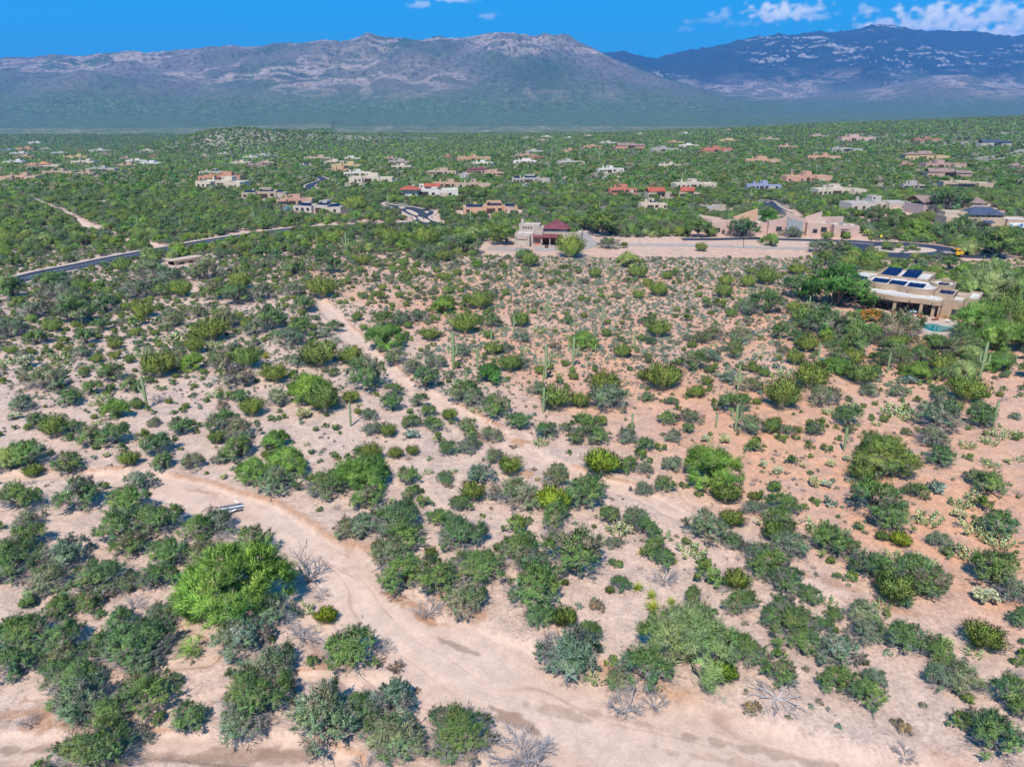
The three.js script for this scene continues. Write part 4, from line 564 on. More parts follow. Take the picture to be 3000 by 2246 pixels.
function hip(o, x, z, w, d, y, rise, rk, over = 0.5) {
  const x0 = x - over, x1 = x + w + over, z1 = z + over, z0 = z - d - over, L = Math.max(0, (x1 - x0) - (z1 - z0)) / 2, cx = (x0 + x1) / 2, cz = (z0 + z1) / 2, A = [cx - L, y + rise, cz], B = [cx + L, y + rise, cz], V = [[x0, y, z1], [x1, y, z1], [x1, y, z0], [x0, y, z0]], pos = [], uv = [], f = (...v) => { for (const q of v) { pos.push(...q); uv.push(q[0], q[2]); } };
  f(V[0], V[1], B); f(V[0], B, A); f(V[1], V[2], B); f(V[2], V[3], A); f(V[2], A, B); f(V[3], V[0], A); f(V[0], V[3], V[2]); f(V[0], V[2], V[1]);
  const g = new THREE.BufferGeometry(); g.setAttribute('position', new THREE.Float32BufferAttribute(pos, 3)); g.setAttribute('uv', new THREE.Float32BufferAttribute(uv, 2)); g.computeVertexNormals();
  return put('roof', [g], rm(rk), o);
}
function gable(o, x, z, w, d, y, rise, rk, over = 0.5) {
  const x0 = x - over, x1 = x + w + over, z1 = z + over, z0 = z - d - over, cz = (z0 + z1) / 2, t = 0.22;
  return put('roof', [slope(x0, x1, z1, cz, y, y + rise, t), slope(x0, x1, z0, cz, y, y + rise, t)], rm(rk), o);
}
function slope(x0, x1, za, zb, ya, yb, t) { const P = [[x0, ya, za], [x1, ya, za], [x1, yb, zb], [x0, yb, zb]], Q = P.map(([a, b, c]) => [a, b + t, c]), s = zb < za ? [0, 1, 2, 0, 2, 3] : [0, 2, 1, 0, 3, 2], pos = [], uv = [], q4 = (a, b, c, d) => { for (const v of (zb < za ? [a, b, c, a, c, d] : [a, c, b, a, d, c])) { pos.push(...v); uv.push(v[0], v[2]); } }; q4(...Q); q4(P[3], P[2], P[1], P[0]); q4(P[0], P[1], Q[1], Q[0]); q4(P[1], P[2], Q[2], Q[1]); q4(P[2], P[3], Q[3], Q[2]); q4(P[3], P[0], Q[0], Q[3]); const g = new THREE.BufferGeometry(); g.setAttribute('position', new THREE.Float32BufferAttribute(pos, 3)); g.setAttribute('uv', new THREE.Float32BufferAttribute(uv, 2)); g.computeVertexNormals(); return g; }
// tilted solar panels, each a panel of its own
function solar(o, x, z, y, nx, nz, pw = 1.05, pd = 1.7, tilt = 0.18, whole = false) {
  const rise = Math.sin(tilt) * pd; 
  for (let j = 0; j < (whole ? 1 : nz); j++) for (let i = 0; i < (whole ? 1 : nx); i++) { const W = whole ? nx * pw : pw, D = whole ? nz * pd : pd, zz = z - j * pd; put('solar_panel', [slope(x + i * pw + 0.03, x + i * pw + W - 0.03, zz - 0.03, zz - D + 0.03, y + j * rise, y + j * rise + Math.sin(tilt) * D, 0.06)], solarM, o); }
}
function plot(g, turn, x0, x1, z0, z1) { const c = Math.cos(turn), s = Math.sin(turn); for (let x = x0; x <= x1 + 2; x += 2.5) for (let z = z0; z <= z1 + 2; z += 2.5) claim(g.x + x * c + z * s, g.z - x * s + z * c, 1.8, 0); }
const HOUSES = `52 530 108 peach t 1 flat|peach adobe house cut by the left edge of the view
168 514 92 tan b 2 flat|tan house with a dark glazed porch near the left edge
124 494 90 cream o 3 hip|low cream house with an orange tile roof near the left edge
243 482 78 cream m 4 flat|cream house with a maroon porch roof at the far left
295 504 80 grey w 5 flat|grey house with a cluttered white roof at the left
251 517 54 tan k 6 flat|small brown-roofed tan house at the left
371 492 54 peach t 7 flat|peach house with a square tower-like block at the left
367 470 36 rose m 8 flat|small maroon house at the far left
400 478 60 white w 9 flat|white flat house behind a peach one at the left
434 485 64 white w 10 flat|long white flat-roofed house right of the peach house at the left
307 458 36 pink k 11 hip|small pinkish hip-roofed house at the far left
170 455 50 grey g 12 hip|grey-roofed low house at the far left
222 466 64 yellow c 13 flat|yellow-cream house at the far left
40 481 60 white w 14 flat|white house with a grey garage near the left edge
67 465 56 orange t 15 flat|long low orange house near the left edge
55 454 50 white g 16 flat|white long house with dark windows near the left edge
73 441 54 terra t 17 flat|terracotta house standing alone at the far left
235 446 30 brick k 18 flat|small brown house far off at the left
132 440 34 cream c 19 flat|small cream house far off at the left
291 446 58 ash w 20 flat|row-like pale grey house far off at the left
430 445 40 cream c 21 flat|cream house below the scrubby hill
448 462 34 brick b 22 flat|red-brown house below the scrubby hill
102 421 36 white w 23 flat|tiny white house at the foot of the bajada on the left
18 443 36 blue u 24 flat|blue-roofed house at the left edge
598 461 34 tan t 25 flat|small tan house at the foot of the scrubby hill
657 455 38 cream w 26 flat|cream house at the foot of the scrubby hill
765 461 60 grey g 27 flat|grey modern house with a dark glazed corner below the hill
734 467 44 white w 28 flat|white house in front of the grey modern one
705 484 60 cream t 29 flat|cream house left of two brown hip roofs
750 495 62 tan k 30 hip|house with two brown hip roofs left of the middle
781 484 44 pink t 31 flat|pinkish house behind the brown hip roofs
620 514 74 ash w 32 solar|pale house with a white roof and dark solar strip at the left
646 531 124 terra t 33 flat|stepped terracotta house with square openings at the left
647 550 144 cream c 34 flat|long low cream house in front of the terracotta one
775 581 124 tan c 35 solar|tan house with a long tilted row of solar panels
864 603 100 salmon g 36 flat|salmon house with grey roof decks left of the junction
933 625 156 ash w 37 solar|pale green-white house with many solar panels left of the junction
931 470 78 tan t 38 flat|low tan house above the small far road bend
980 482 56 cream w 39 flat|cream house with a dark window strip left of the middle
1032 472 46 white g 40 flat|white house with grey roof left of the middle
1014 494 94 yellow t 41 flat|yellow house with brown trim left of the middle
994 506 58 orange t 42 flat|orange house at the bend of a far street
1145 471 42 rose w 43 flat|pinkish house behind two pale ones
1170 482 62 mauve w 44 flat|lilac-white long house left of the middle
1176 497 60 cream c 45 flat|cream house with small square windows
1048 517 80 white w 46 flat|white house behind a long curved cream one
1087 535 126 cream w 47 flat|long cream house with a rounded end
1294 514 84 tan t 48 flat|pinkish tan stepped house with tall chimney-like blocks
1312 466 32 brick k 49 flat|small brick-coloured house beside the long orange one
1390 472 96 orange o 50 flat|long orange house with dark openings on the plain
1412 486 64 white w 51 flat|white house in front of the long orange one
1409 510 88 rose m 52 hipsolar|house with maroon hip roofs and two solar panels
1449 517 54 peach t 53 flat|peach house right of the maroon hip roofs
1310 551 88 peach t 54 flat|peach stepped house behind the big white one
1389 552 94 tan t 55 flat|low tan house right of the peach stepped one
1258 578 168 white r 56 redtile|big white house with red tile roofs above the junction
1437 627 158 orange t 57 solar|orange-tan house with dark solar roofs behind the maroon-roofed house
1540 461 62 rose k 58 flat|pinkish long house just right of the middle
1566 450 50 ash w 59 flat|grey-white house far off right of the middle
1538 480 68 white w 60 flat|white house with a bright wall just right of the middle
1570 468 46 brick r 61 flat|brick house with a reddish roof behind a white one
1670 447 46 orange o 62 flat|small orange house on the plain right of the middle
1673 482 78 ash w 63 flat|grey-white house with flat stepped roofs on the plain
1737 435 56 orange t 64 flat|low tan-orange house far off right of the middle
1780 423 48 white w 65 flat|white house far off behind the terracotta long one
1846 439 88 terra k 66 gablelong|long terracotta house with brown roofs
1790 506 76 white w 67 flat|white house with a dark blue glass front
1963 494 64 cream c 68 flat|tall cream house on a mound
1951 444 80 grey g 69 flat|long grey flat house
1981 421 50 orange o 70 flat|orange house with low wings far off
1555 537 110 grey g 71 solar|long grey flat house with dark solar panels
1826 569 80 red w 72 flat|bright red house with white roof decks
1931 582 74 tan r 73 gable|tan house with a big red gable roof
1915 616 76 cream w 74 solar|cream house with a chimney and one solar panel
2019 581 58 tan r 75 gable|house with a red gable roof partly behind trees
2037 553 124 cream w 76 flat|white-roofed cream house with a columned porch
1588 416 36 tan t 77 flat|tiny tan house at the edge of the plain
1667 408 40 white w 78 flat|small white house at the far edge of the plain
1727 402 34 pink w 79 flat|tiny pinkish white house at the far edge of the plain
1880 396 30 cream w 80 flat|tiny cream house at the far edge of the plain
1546 407 38 grey g 81 flat|tiny grey house at the far edge of the plain
1601 405 34 white w 82 flat|tiny white house beside a grey one at the far edge
2103 445 88 red o 83 flat|vivid red-orange house on the right plain
2019 431 56 white w 84 flat|white house left of the vivid red-orange one
2233 479 96 orange t 85 flat|orange house with a dark vine-covered ramada
2309 436 60 peach t 86 flat|peach house with a deep porch on the right
2414 468 92 coral t 87 flat|coral house with a row of small windows
2481 444 84 grey w 88 band|grey house with a long blue glass front
2367 533 142 salmon t 89 flat|large salmon house of cubes with brown garage doors
2238 557 98 blue u 90 flat|blue house with a blue roof
2463 573 146 cream w 91 flat|low cream house with wide white roofs
2403 403 54 pink w 92 flat|pinkish white house high on the right plain
2255 412 60 tan t 93 flat|low tan house high on the right plain
2139 416 62 yellow t 94 flat|yellow-tan low house high on the right plain
2016 395 42 white w 95 flat|white house with blue trim at the far edge
2136 385 28 pink t 96 flat|tiny pink house below the right-hand range
2514 413 102 pink t 97 flat|pinkish house with two wings on the right slope
2717 415 76 brick k 98 flat|brick-red house on the right slope
2916 430 88 ash n 99 gablelong|grey house with a navy roof near the right edge
2714 468 120 yellow k 100 hip|yellow house with a brown hip roof
2766 494 116 rose t 101 flat|rose house with an upper storey and stone front
2776 522 118 rose k 102 gablelong|house with long rose-brown gable roofs
2834 552 132 tan c 103 band|beige flat house with a dark glass front
2675 556 60 grey t 104 flat|small grey-beige house beside a dark tree
2578 612 192 ash g 105 flat|large grey-beige house of stepped cubes
2780 618 206 mauve k 106 gablelong|large pink-grey house with brown roofs and tall blocks
2982 499 44 tan k 107 hip|tan house cut by the right edge
2657 491 36 salmon g 108 flat|small pink house among bushes on the right`;
function house(line) {
  const [spec, label] = line.split('|'), [cx, base, wpx, wk, rk, seed, style] = spec.split(' '), g = at(+cx, +base), W = wpx * g.m, r = rng(+seed * 7919 + 3), turn = (r() - .5) * 0.5, D = W * lerp(.38, .5, r()), h = clamp(W * .135, 3.3, 5.6), near = +wpx > 70;
  const o = thing('house', label, 'house', [g.x, Math.min(land(g.x - W * .4, g.z), land(g.x + W * .4, g.z), g.y) + 0.1, g.z], turn);
  const X = -W / 2, deck = style === 'redtile' || style === 'gable' ? (style === 'gable' ? 't' : 'w') : 'hip hipsolar gablelong'.includes(style) ? 't' : rk, inner = rk === 'm' || rk === 'b' || rk === 'k' || rk === 'o' ? (deck === rk ? 't' : deck) : deck;
  // a main body, wings that come forward or stand back, and a raised part
  const a = .28 + .16 * r(), b = .62 + .14 * r(), f1 = D * .22 * r(), f2 = D * .28 * r(), dip = D * .12;
  block(o, X, f1, W * a, D * .8, h * (.92 + .1 * r()), h * (.92 + .1 * r()), wk, inner);
  block(o, X + W * a + .02, -dip, W * (b - a) - .04, D * .85, h * 1.04, h * 1.04, wk, inner);
  block(o, X + W * b, f2, W * (1 - b), D * .75, h * (.86 + .14 * r()), h * (.86 + .14 * r()), wk, inner);
  if (!'gable band'.split(' ').includes(style)) block(o, X + W * (a + .04), -dip - D * .34, W * (b - a) * (.5 + .4 * r()), D * .36, h * 1.5, h * 1.5, wk, inner);
  put('chimney', [prism(X + W * .2, X + W * .2 + 1.1, -D * .4 - .9, -D * .4, h * .5, h * 1.45)], wm(wk), o);
  // openings
  const ww = near ? 1.5 : 2;
  if (style === 'band') { put('window', [prism(X + W * a + .4, X + W * b - .4, -dip, -dip + .06, .5, h * .72)], glassM, o); for (let k = 0; k < 4; k++) win(o, X + W * (.05 + .06 * k), .9, ww, 1.4, f1); }
  else {
    for (let k = 0; k < (near ? 3 : 2); k++) if (r() < .85) win(o, X + W * a * (.12 + .3 * k), 1.0, ww, 1.25, f1);
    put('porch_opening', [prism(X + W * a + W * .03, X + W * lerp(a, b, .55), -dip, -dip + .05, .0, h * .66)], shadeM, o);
    win(o, X + W * lerp(a, b, .7), .9, ww * 1.2, 1.4, -dip);
    for (let k = 0; k < 2; k++) if (r() < .8) win(o, X + W * (b + (1 - b) * (.12 + .42 * k)), 1.0, ww, 1.25, f2);
    if (near) { win(o, X + W * (a + .06), h * 1.14, 1, .8, -dip - D * .34); put('garage_door', [prism(X + W * (b + .05), X + W * (b + .05) + Math.min(4.6, W * .14), f2 + .075, f2 + .1, 0, 2.3)], garageM, o); }
  }
  if (style.includes('hip')) { hip(o, X + W * a, -dip, W * (b - a), D * .8, h * 1.05, h * .62, rk); hip(o, X, f1, W * a * .98, D * .7, h * .98, h * .42, rk); }
  if (style.startsWith('gable')) { gable(o, X + W * a * .2, -dip * .2, W * (b - a * .2), D * .8, h * 1.05, h * .6, rk); if (style === 'gablelong') gable(o, X + W * b, f2, W * (1 - b), D * .7, h, h * .4, rk); }
  if (style === 'redtile') { hip(o, X, f1 + 1, W * .34, D * .62, h * 1.02, h * .42, 'r'); gable(o, X + W * .42, -dip - 1, W * .26, D * .36, h * 1.25, h * .34, 'r'); }
  if (style.includes('solar')) { const n = near && +wpx > 110 ? Math.floor(W * a * .8 / 1.05) : 0; if (n) { solar(o, X + 1.2, f1 - 1.4, h * .98, n, 2); solar(o, X + W * a + 1, -dip - D * .12, h * 1.06, Math.floor(W * (b - a) * .8 / 1.05), 2); solar(o, X + W * b + .8, f2 - 2.4, h * .96, Math.floor(W * (1 - b) * .75 / 1.05), 2); } else { solar(o, X + W * a + .8, -dip - .8, h * 1.05, Math.floor(W * (b - a) * .8), 2, 1, 1.9, .2, true); if (r() < .6) solar(o, X + W * .05, f1 - 1.2, h, Math.floor(W * a * .6), 2, 1, 1.7, .2, true); } }
  plot(g, turn, -W / 2 - .5, W / 2 + .5, -D, Math.max(f1, f2, 0) + 4.5);
}
HOUSES.split('\n').forEach(house);

// the house in the middle with a maroon hip roof, a single garage and a walled court
{
  const g = at(1600, 725), turn = -0.14, o = thing('house', 'beige house with a maroon hip roof, single garage and walled front court', 'house', [g.x, g.y, g.z], turn), z = 0.3;
  block(o, -10.2, z, 4.7, 3.2, 3.75, 3.75, 'beige', 'w'); block(o, -10.9, z - 3.22, 6.2, 6.2, 4.1, 4.1, 'beige', 'w');
  block(o, -10.2, z - 9.45, 7.0, 5.6, 6.1, 6.1, 'beige', 'w'); block(o, -3.18, z - 9.0, 6.2, 5.6, 5.2, 5.2, 'beige', 'w'); block(o, 5.0, z - 6.4, 6.2, 8.2, 4.3, 4.3, 'beige', 'w');
  block(o, -1.6, z - 7.0, 6.55, 1.95, 4.6, 4.6, 'beige', 'w'); block(o, -4.65, z - 4.2, 3.0, 2.7, 4.55, 4.55, 'beige', 't');
  hip(o, -1.3, z - 6.9, 7.9, 7.0, 5.25, 2.5, 'm', .6); put('wall', [prism(-1.0, 6.3, z - 13.6, z - 7.2, 3.5, 5.22)], wm('beige'), o);
  put('porch_roof', [slope(-4.6, 3.4, z - 2.9, z - 4.15, 2.75, 3.35, .14), prism(-4.6, 3.4, z - 6.9, z - 4.16, 3.3, 3.46)], rm('m'), o);
  for (const [x, y] of [[-9.0, 4.75], [-8.1, 4.75], [-7.2, 4.75], [-6.3, 4.75]]) win(o, x, y, .55, .6, z - 9.44);
  for (const x of [1.3, 2.4, 3.5]) win(o, x, 4.72, .6, .42, z - 7.2);
  put('garage_door', [prism(-9.5, -6.5, z - .02, z + .05, .02, 2.35)], garageM, o); put('lintel', [prism(-9.6, -6.4, z + .01, z + .12, 2.36, 2.56)], doorM, o);
  for (const x of [-9.95, -6.2]) put('wall_lamp', [prism(x, x + .18, z + .01, z + .2, 2.7, 3.2)], frameM, o);
  for (const x of [-1.9, .8, 3.1]) put('column', [prism(x, x + .28, z - 3.4, z - 3.12, 0, 2.74)], wm('beige'), o);
  put('porch_wall', [prism(-4.64, 4.9, z - 6.92, z - 6.75, -1, 3.28)], doorM, o); win(o, -3.6, .9, 2, 1.5, z - 6.74); win(o, 1.4, .2, 1.1, 2.1, z - 6.74, 'door', doorM);
  put('chimney', [prism(-10.0, -9.0, z - 14.2, z - 13.2, 5, 7.4)], wm('beige'), o);
  plot(g, turn, -11, 11.5, -15, 1);
  const base = (x, zz, y = 0) => { const c = Math.cos(turn), s = Math.sin(turn); return [g.x + x * c + zz * s, g.y + y, g.z - x * s + zz * c]; };
  const w = thing('court_wall', 'low beige court wall with a dark iron gate before the maroon-roofed house', 'wall', base(0, 0), turn);
  put('wall', [prism(-4.4, -.3, 1.7, 1.95, -.6, 1.1), prism(-4.4, -4.15, -1, 1.7, -.6, 1.1)], wm('beige'), w); put('wall', [prism(.95, 7.2, 1.7, 1.95, -.6, 1.15)], wm('beige'), w); put('gate', [prism(-.28, .93, 1.78, 1.86, .05, 1.2)], doorM, w);
  const bench = thing('bench', 'red cushioned bench on the porch of the maroon-roofed house', 'bench', base(-3.2, -2.4), turn); put('seat', [prism(-.8, .8, -.3, .3, .35, .5)], M(.5, .13, .08), bench); put('backrest', [prism(-.8, .8, -.42, -.3, .5, 1)], M(.5, .13, .08), bench); for (const x of [-.75, .67]) put('leg', [prism(x, x + .08, -.25, .25, 0, .34)], frameM, bench);
  const flag = thing('flag', 'striped red and white flag hanging by a porch column of the middle house', 'flag', base(-1.76, -2.9), turn); put('pole', [new THREE.CylinderGeometry(.02, .02, 1.6, 6).rotateX(.7).translate(0, 2.1, .3)], steelM, flag); for (let k = 0; k < 5; k++) put('stripe', [prism(-.2, .2, .86, .9, 1.0 + k * .28, 1.27 + k * .28)], k % 2 ? M(.75, .7, .7) : M(.5, .06, .06), flag);
}
// the angular pink house
{
  const g = at(2290, 694), turn = -0.12, o = thing('house', 'angular pink stucco house with slanted parapets and a grey stone fin', 'house', [g.x, g.y, g.z], turn), m = g.m, px = (x) => (2030 + x * 0.226 - 2290) * m, P = 'pink';
  block(o, px(130), -4, px(440) - px(130), 8, 6.0, 4.9, P, 'w', .4, .9); block(o, px(262), -.4, px(600) - px(262), 5, 4.6, 5.4, P, 'w', .4, .7); block(o, px(604), -3, px(830) - px(604), 8, 4.4, 4.4, P, 'w'); block(o, px(1000), -3.5, px(1210) - px(1000), 8, 5.2, 6.6, P, 't'); block(o, px(834), -4.5, px(996) - px(834), 7, 4.2, 4.2, P, 'w');
  block(o, px(1214), -5, px(1480) - px(1214), 9, 8.2, 5.6, P, 't', .4, .5); block(o, px(1484), -3.2, px(1790) - px(1484), 8, 4.8, 4.6, P, 'w'); block(o, px(1794), -.6, px(2000) - px(1794), 6, 4.5, 4.5, P, 'w', .4, .3); block(o, px(2004), -.9, px(2110) - px(2004), 7, 4.2, 4.2, P, 'w');
  put('slanted_wall', [prism(px(1490), px(1700), -8.6, -8.2, 4, 6.2, 8.2)], wm(P), o); put('slanted_wall', [prism(px(1690), px(2000), -10.6, -10.2, 4, 6.0, 6.3)], wm(P), o);
  put('stone_fin', [prism(px(1205), px(1400), -1.0, -.5, -1, 6.9, 5.3)], new THREE.MeshStandardMaterial({ color: new THREE.Color().setRGB(.34, .34, .36), map: stucco, roughness: .95 }), o);
  put('canopy', [prism(px(605), px(905), -14.4, -12, 4.8, 5.0, 8.2), prism(px(605), px(905), -12, -11.6, 4.2, 4.9, 8.4)], wm('orange'), o); put('wall', [prism(px(845), px(965), -13, -12, 0, 6)], wm('grey'), o); put('column', [prism(px(622), px(634), -12.4, -12.1, 0, 4.7)], wm('white'), o); put('column', [prism(px(895), px(910), -12.4, -12.1, 0, 7.6)], wm('ash'), o);
  win(o, px(302), 1.3, px(372) - px(302), 1.5, -.38); win(o, px(396), .7, px(430) - px(396), 1.5, -.38); win(o, px(1660), 1.6, px(1735) - px(1660), 1.7, -3.18); win(o, px(1100), 1.5, 2, 1.7, -3.48); win(o, px(1884), .1, px(1938) - px(1884), 2.4, -.58, 'door', shadeM); win(o, px(1560), 1.2, 1.6, 1.4, -3.18); put('ledge', [prism(px(1880), px(1980), -.59, -.3, 3.1, 3.3)], wm('mauve'), o);
  for (const x of [1475, 1775]) put('downpipe', [prism(px(x), px(x) + .14, -3.0, -2.86, 0, 4.2)], frameM, o);
  put('roof_vent', [prism(px(1880), px(1930), -4, -3, 4.2, 4.8)], steelM, o);
  plot(g, turn, px(130), px(2110), -13, .5);
}
// the tan house with a navy hip roof by the right edge
{
  const g = at(2890, 672), turn = -0.1, o = thing('house', 'tan house with a navy hip roof and a painted garage by the right edge', 'house', [g.x, g.y, g.z], turn), m = g.m, px = (x) => (2500 + x * 0.393 - 2890) * m;
  block(o, px(695), 0, px(850) - px(695), 9, 4.6, 4.6, 'tan', 'w'); block(o, px(720), -4.5, px(880) - px(720), 6, 6.0, 6.0, 'tan', 'w'); block(o, px(854), -1.5, px(1130) - px(854), 8, 3.9, 3.9, 'tan', 'w'); block(o, px(1134), -.4, px(1330) - px(1134), 9, 3.9, 3.9, 'tan', 'w');
  put('wall', [prism(px(880), px(1140), -11.5, -4, 3.3, 5.1)], wm('tan'), o); hip(o, px(880), -4, px(1140) - px(880), 7.5, 5.12, 2.5, 'n', .7);
  for (let k = 0; k < 6; k++) win(o, px(900 + k * 38), 4.1, 1.6, .6, -3.98);
  put('porch_roof', [slope(px(965), px(1035), 1.2, -1.48, 2.5, 3.1, .12)], rm('n'), o); win(o, px(975), .1, 2, 2.2, -1.48, 'door', doorM); win(o, px(720), 1.1, 1.5, 1.6, .02); win(o, px(880), 1.1, 1.6, 1.4, -1.48);
  put('garage_door', [prism(px(1150), px(1262), -.38, -.32, .05, 2.6)], M(.75, .74, .72), o);
  const rr = rng(31); for (let k = 0; k < 9; k++) { const x = lerp(px(1152), px(1240), rr()), y = .4 + 1.4 * rr(), w = .3 + .9 * rr(); put('painted_shape', [prism(x, x + w, -.33, -.312 + k * .002, y, y + .25 + .5 * rr(), y + .2 + .6 * rr())], rr() < .5 ? M(.05, .12, .35) : M(.12, .3, .5), o); }
  put('stone_wall', [prism(px(630), px(694), -.6, -.2, -.8, 1.6)], new THREE.MeshStandardMaterial({ color: new THREE.Color().setRGB(.4, .3, .22), map: stucco }), o);
  plot(g, turn, px(690), px(1330), -11, 1);
}
// ---------------------------------------------------------------- the near house with rounded walls, solar roofs and a pool
const HERO = (() => { const a = at(2730, 931); return { x: a.x, y: a.y + 0.15, z: a.z, turn: -0.662 }; })();
const heroAt = (x, z, y = 0) => { const c = Math.cos(HERO.turn), s = Math.sin(HERO.turn); return [HERO.x + x * c + z * s, HERO.y + y, HERO.z - x * s + z * c]; };
{
  const H = thing('house', 'tan house with rounded parapets, blue solar panels and a columned porch by the pool', 'house', [HERO.x, HERO.y, HERO.z], HERO.turn), tan = wm('hero'), deck = rm('w');
  const shp = (pts) => { const s = new THREE.Shape(); const c = new THREE.CatmullRomCurve3(pts.map(([x, z]) => new THREE.Vector3(x, z, 0)), true, 'centripetal'); s.setFromPoints(c.getPoints(120).map((p) => new THREE.Vector2(p.x, p.y))); return s; };
  const metres = (e) => { const p = e.attributes.position, n = e.attributes.normal, uv = e.attributes.uv; for (let i = 0; i < p.count; i++) Math.abs(n.getY(i)) > .7 ? uv.setXY(i, p.getX(i), p.getZ(i)) : uv.setXY(i, p.getX(i) * Math.abs(n.getZ(i)) + p.getZ(i) * Math.abs(n.getX(i)), p.getY(i)); return e; };
  const ext = (shape, y0, y1, bevel = 0) => { const e = new THREE.ExtrudeGeometry(shape, { depth: y1 - y0, bevelEnabled: bevel > 0, bevelSize: bevel, bevelThickness: bevel, bevelSegments: 2, curveSegments: 24 }); e.rotateX(-Math.PI / 2); e.translate(0, y0, 0); return metres(e); };
  const inset = (pts, k) => { const n = pts.length; return pts.map(([x, z], i) => { const a = pts[(i + n - 1) % n], b = pts[(i + 1) % n], dx = b[0] - a[0], dz = b[1] - a[1], l = Math.hypot(dx, dz) || 1; let nx = dz / l, nz = -dx / l; const area = pts.reduce((t, p, j) => { const q = pts[(j + 1) % n]; return t + p[0] * q[1] - q[0] * p[1]; }, 0); if (area > 0) { nx = -nx; nz = -nz; } return [x + nx * k, z + nz * k]; }); };
  const ring = (pts, y0, y1, t = .3) => { const s = shp(pts); s.holes.push(new THREE.Path(shp(inset(pts, t)).getPoints())); return ext(s, y0, y1); };
  // outlines are (x, distance away from the viewer)
  const band = [[-20, 13], [-20.5, 9], [-19.4, 6.2], [-17, 3.4], [-14.5, 1.2], [-12, -.1], [-9.6, -.8], [-7.2, -1.5], [-5, -1.2], [-2.5, -.6], [.6, -.7], [1.2, -.2], [1.2, 5], [1.2, 10], [-2, 13], [-10, 13.2]];
  put('porch_band', [ext(shp(band), 2.75, 3.7, .06)], tan, H); put('roof', [ext(shp(inset(band, .35)), 3.77, 3.84)], deck, H);
  const tier = [[-14.6, 12], [-15.2, 8], [-14.4, 5], [-12.6, 3.6], [-10.5, 3.4], [-9, 4], [-7, 3.2], [-4.5, 2.4], [-2.4, 2.6], [-1, 4.2], [-.8, 7], [-1.6, 11], [-5, 13], [-10, 13]];
  put('upper_wall', [ring(tier, 3.6, 5.2)], tan, H); put('roof', [ext(shp(inset(tier, .28)), 4.7, 4.9)], deck, H);
  const round = [[-.6, 8.2], [-2.4, 9.5], [-3.0, 12], [-2, 14.4], [.4, 15], [1.8, 13.5], [1.6, 10.5], [.6, 8.4]];
  put('upper_wall', [ring(round, 3, 5.45)], tan, H); put('roof', [ext(shp(inset(round, .28)), 4.8, 5.06)], deck, H);
  block(H, -14.5, -13.15, 10.8, 10.4, 5.3, 5.3, 'hero', 'w'); block(H, -20.4, -9.2, 5.7, 12, 4.3, 4.3, 'hero', 'w'); block(H, -.7, -3.1, 3.6, 6.2, 4.65, 4.65, 'hero', 'w'); block(H, 1.3, -1.5, 3.6, 9.6, 3.95, 3.95, 'hero', 'w'); block(H, 4.94, -5, 2.3, 8.6, 3.95, 3.95, 'hero', 'w'); put('roof_beam', [prism(1.7, 4.6, -7.6, -7.3, 3.5, 4.02)], tan, H);
  for (const [x, z, nx, nz, y] of [[-14, -5.6, 3, 2, 4.95], [-10.4, -5.2, 3, 2, 4.95], [-6.6, -4.9, 3, 2, 4.95], [-13.9, -13.8, 3, 5, 5.0], [-9.6, -13.8, 3, 5, 5.0], [-19.6, -10.2, 3, 2, 4.0], [-1.4, -10.4, 2, 1, 5.1], [-.2, -4.2, 3, 2, 4.3]]) solar(H, x, z, y, nx, nz, 1.1, 1.8, .06);
  put('chimney', [prism(-.9, .5, -13.4, -12, 4.9, 6.2)], tan, H); put('roof_vent', [prism(-11, -10.7, -9.0, -8.7, 4.9, 5.6)], M(.5, .2, .15), H);
  // walls under the porch, with their glass
  put('wall', [prism(-19.6, -14.3, -6.7, -6.4, -1.5, 2.74), prism(-14.3, -14, -6.4, -4.0, -1.5, 2.74), prism(-14, .9, -4.0, -3.7, -1.5, 2.74), prism(.9, 1.2, -3.7, .3, -1.5, 2.74)], tan, H);
  for (const [x, z] of [[-12, 0], [-7.6, 1.2], [-2.6, .5], [-.3, .3]]) put('column', [prism(x, x + .62, z - .62, z, -1, 2.7)], tan, H);
  put('column', [prism(-16.4, -15.8, -2.8, -2.2, -1, 2.7)], tan, H);
  for (const [x, w, y, h, z] of [[-18.6, 2.2, .1, 2.3, -6.39], [-15.8, 1.3, .1, 2.3, -6.39], [-13.2, 1.6, .1, 2.3, -3.69], [-11.2, 2.8, .05, 2.5, -3.69], [-8.0, 1.0, .1, 2.3, -3.69], [-6.6, 1.2, .5, 1.9, -3.69], [-5.1, 1.3, .3, 2.1, -3.69], [-3.5, 1.4, .1, 2.4, -3.69], [-1.6, .9, .6, 1.7, -3.69], [-.4, 1.1, .05, 2.3, -3.69]]) win(H, x, y, w, h, z);
  win(H, 3.2, .7, 1.0, 1.3, -1.49); put('shade_screen', [prism(-11.3, -7.7, .2, .23, 2.0, 2.72)], M(.12, .1, .09), H); put('shade_screen', [prism(-11.4, -7.6, .3, .42, 2.5, 2.72)], M(.8, .78, .74), H);
  for (const [x, z] of [[-9.6, .8], [-4.6, 1.1], [-.4, .6]]) put('roof_spout', [prism(x, x + .16, z, z + .6, 3.1, 3.26)], doorM, H);
  for (const [x, z] of [[-13, -3.8], [-6, -2.9]]) put('roof_spout', [prism(x, x + .16, z, z + .6, 4.3, 4.46)], doorM, H);
  plot(HERO, HERO.turn, -21, 8, -24.5, .6); plot(HERO, HERO.turn, -19, 7, 1, 14);
  // patio, pool, lawn
  const slab = (name, pts, y0, y1, mat, label) => { const m = put(name, [ext(shp(pts), y0, y1)], mat, scene); m.position.set(HERO.x, HERO.y, HERO.z); m.rotation.y = HERO.turn; return tag(m, label, null, null, 'structure'); };
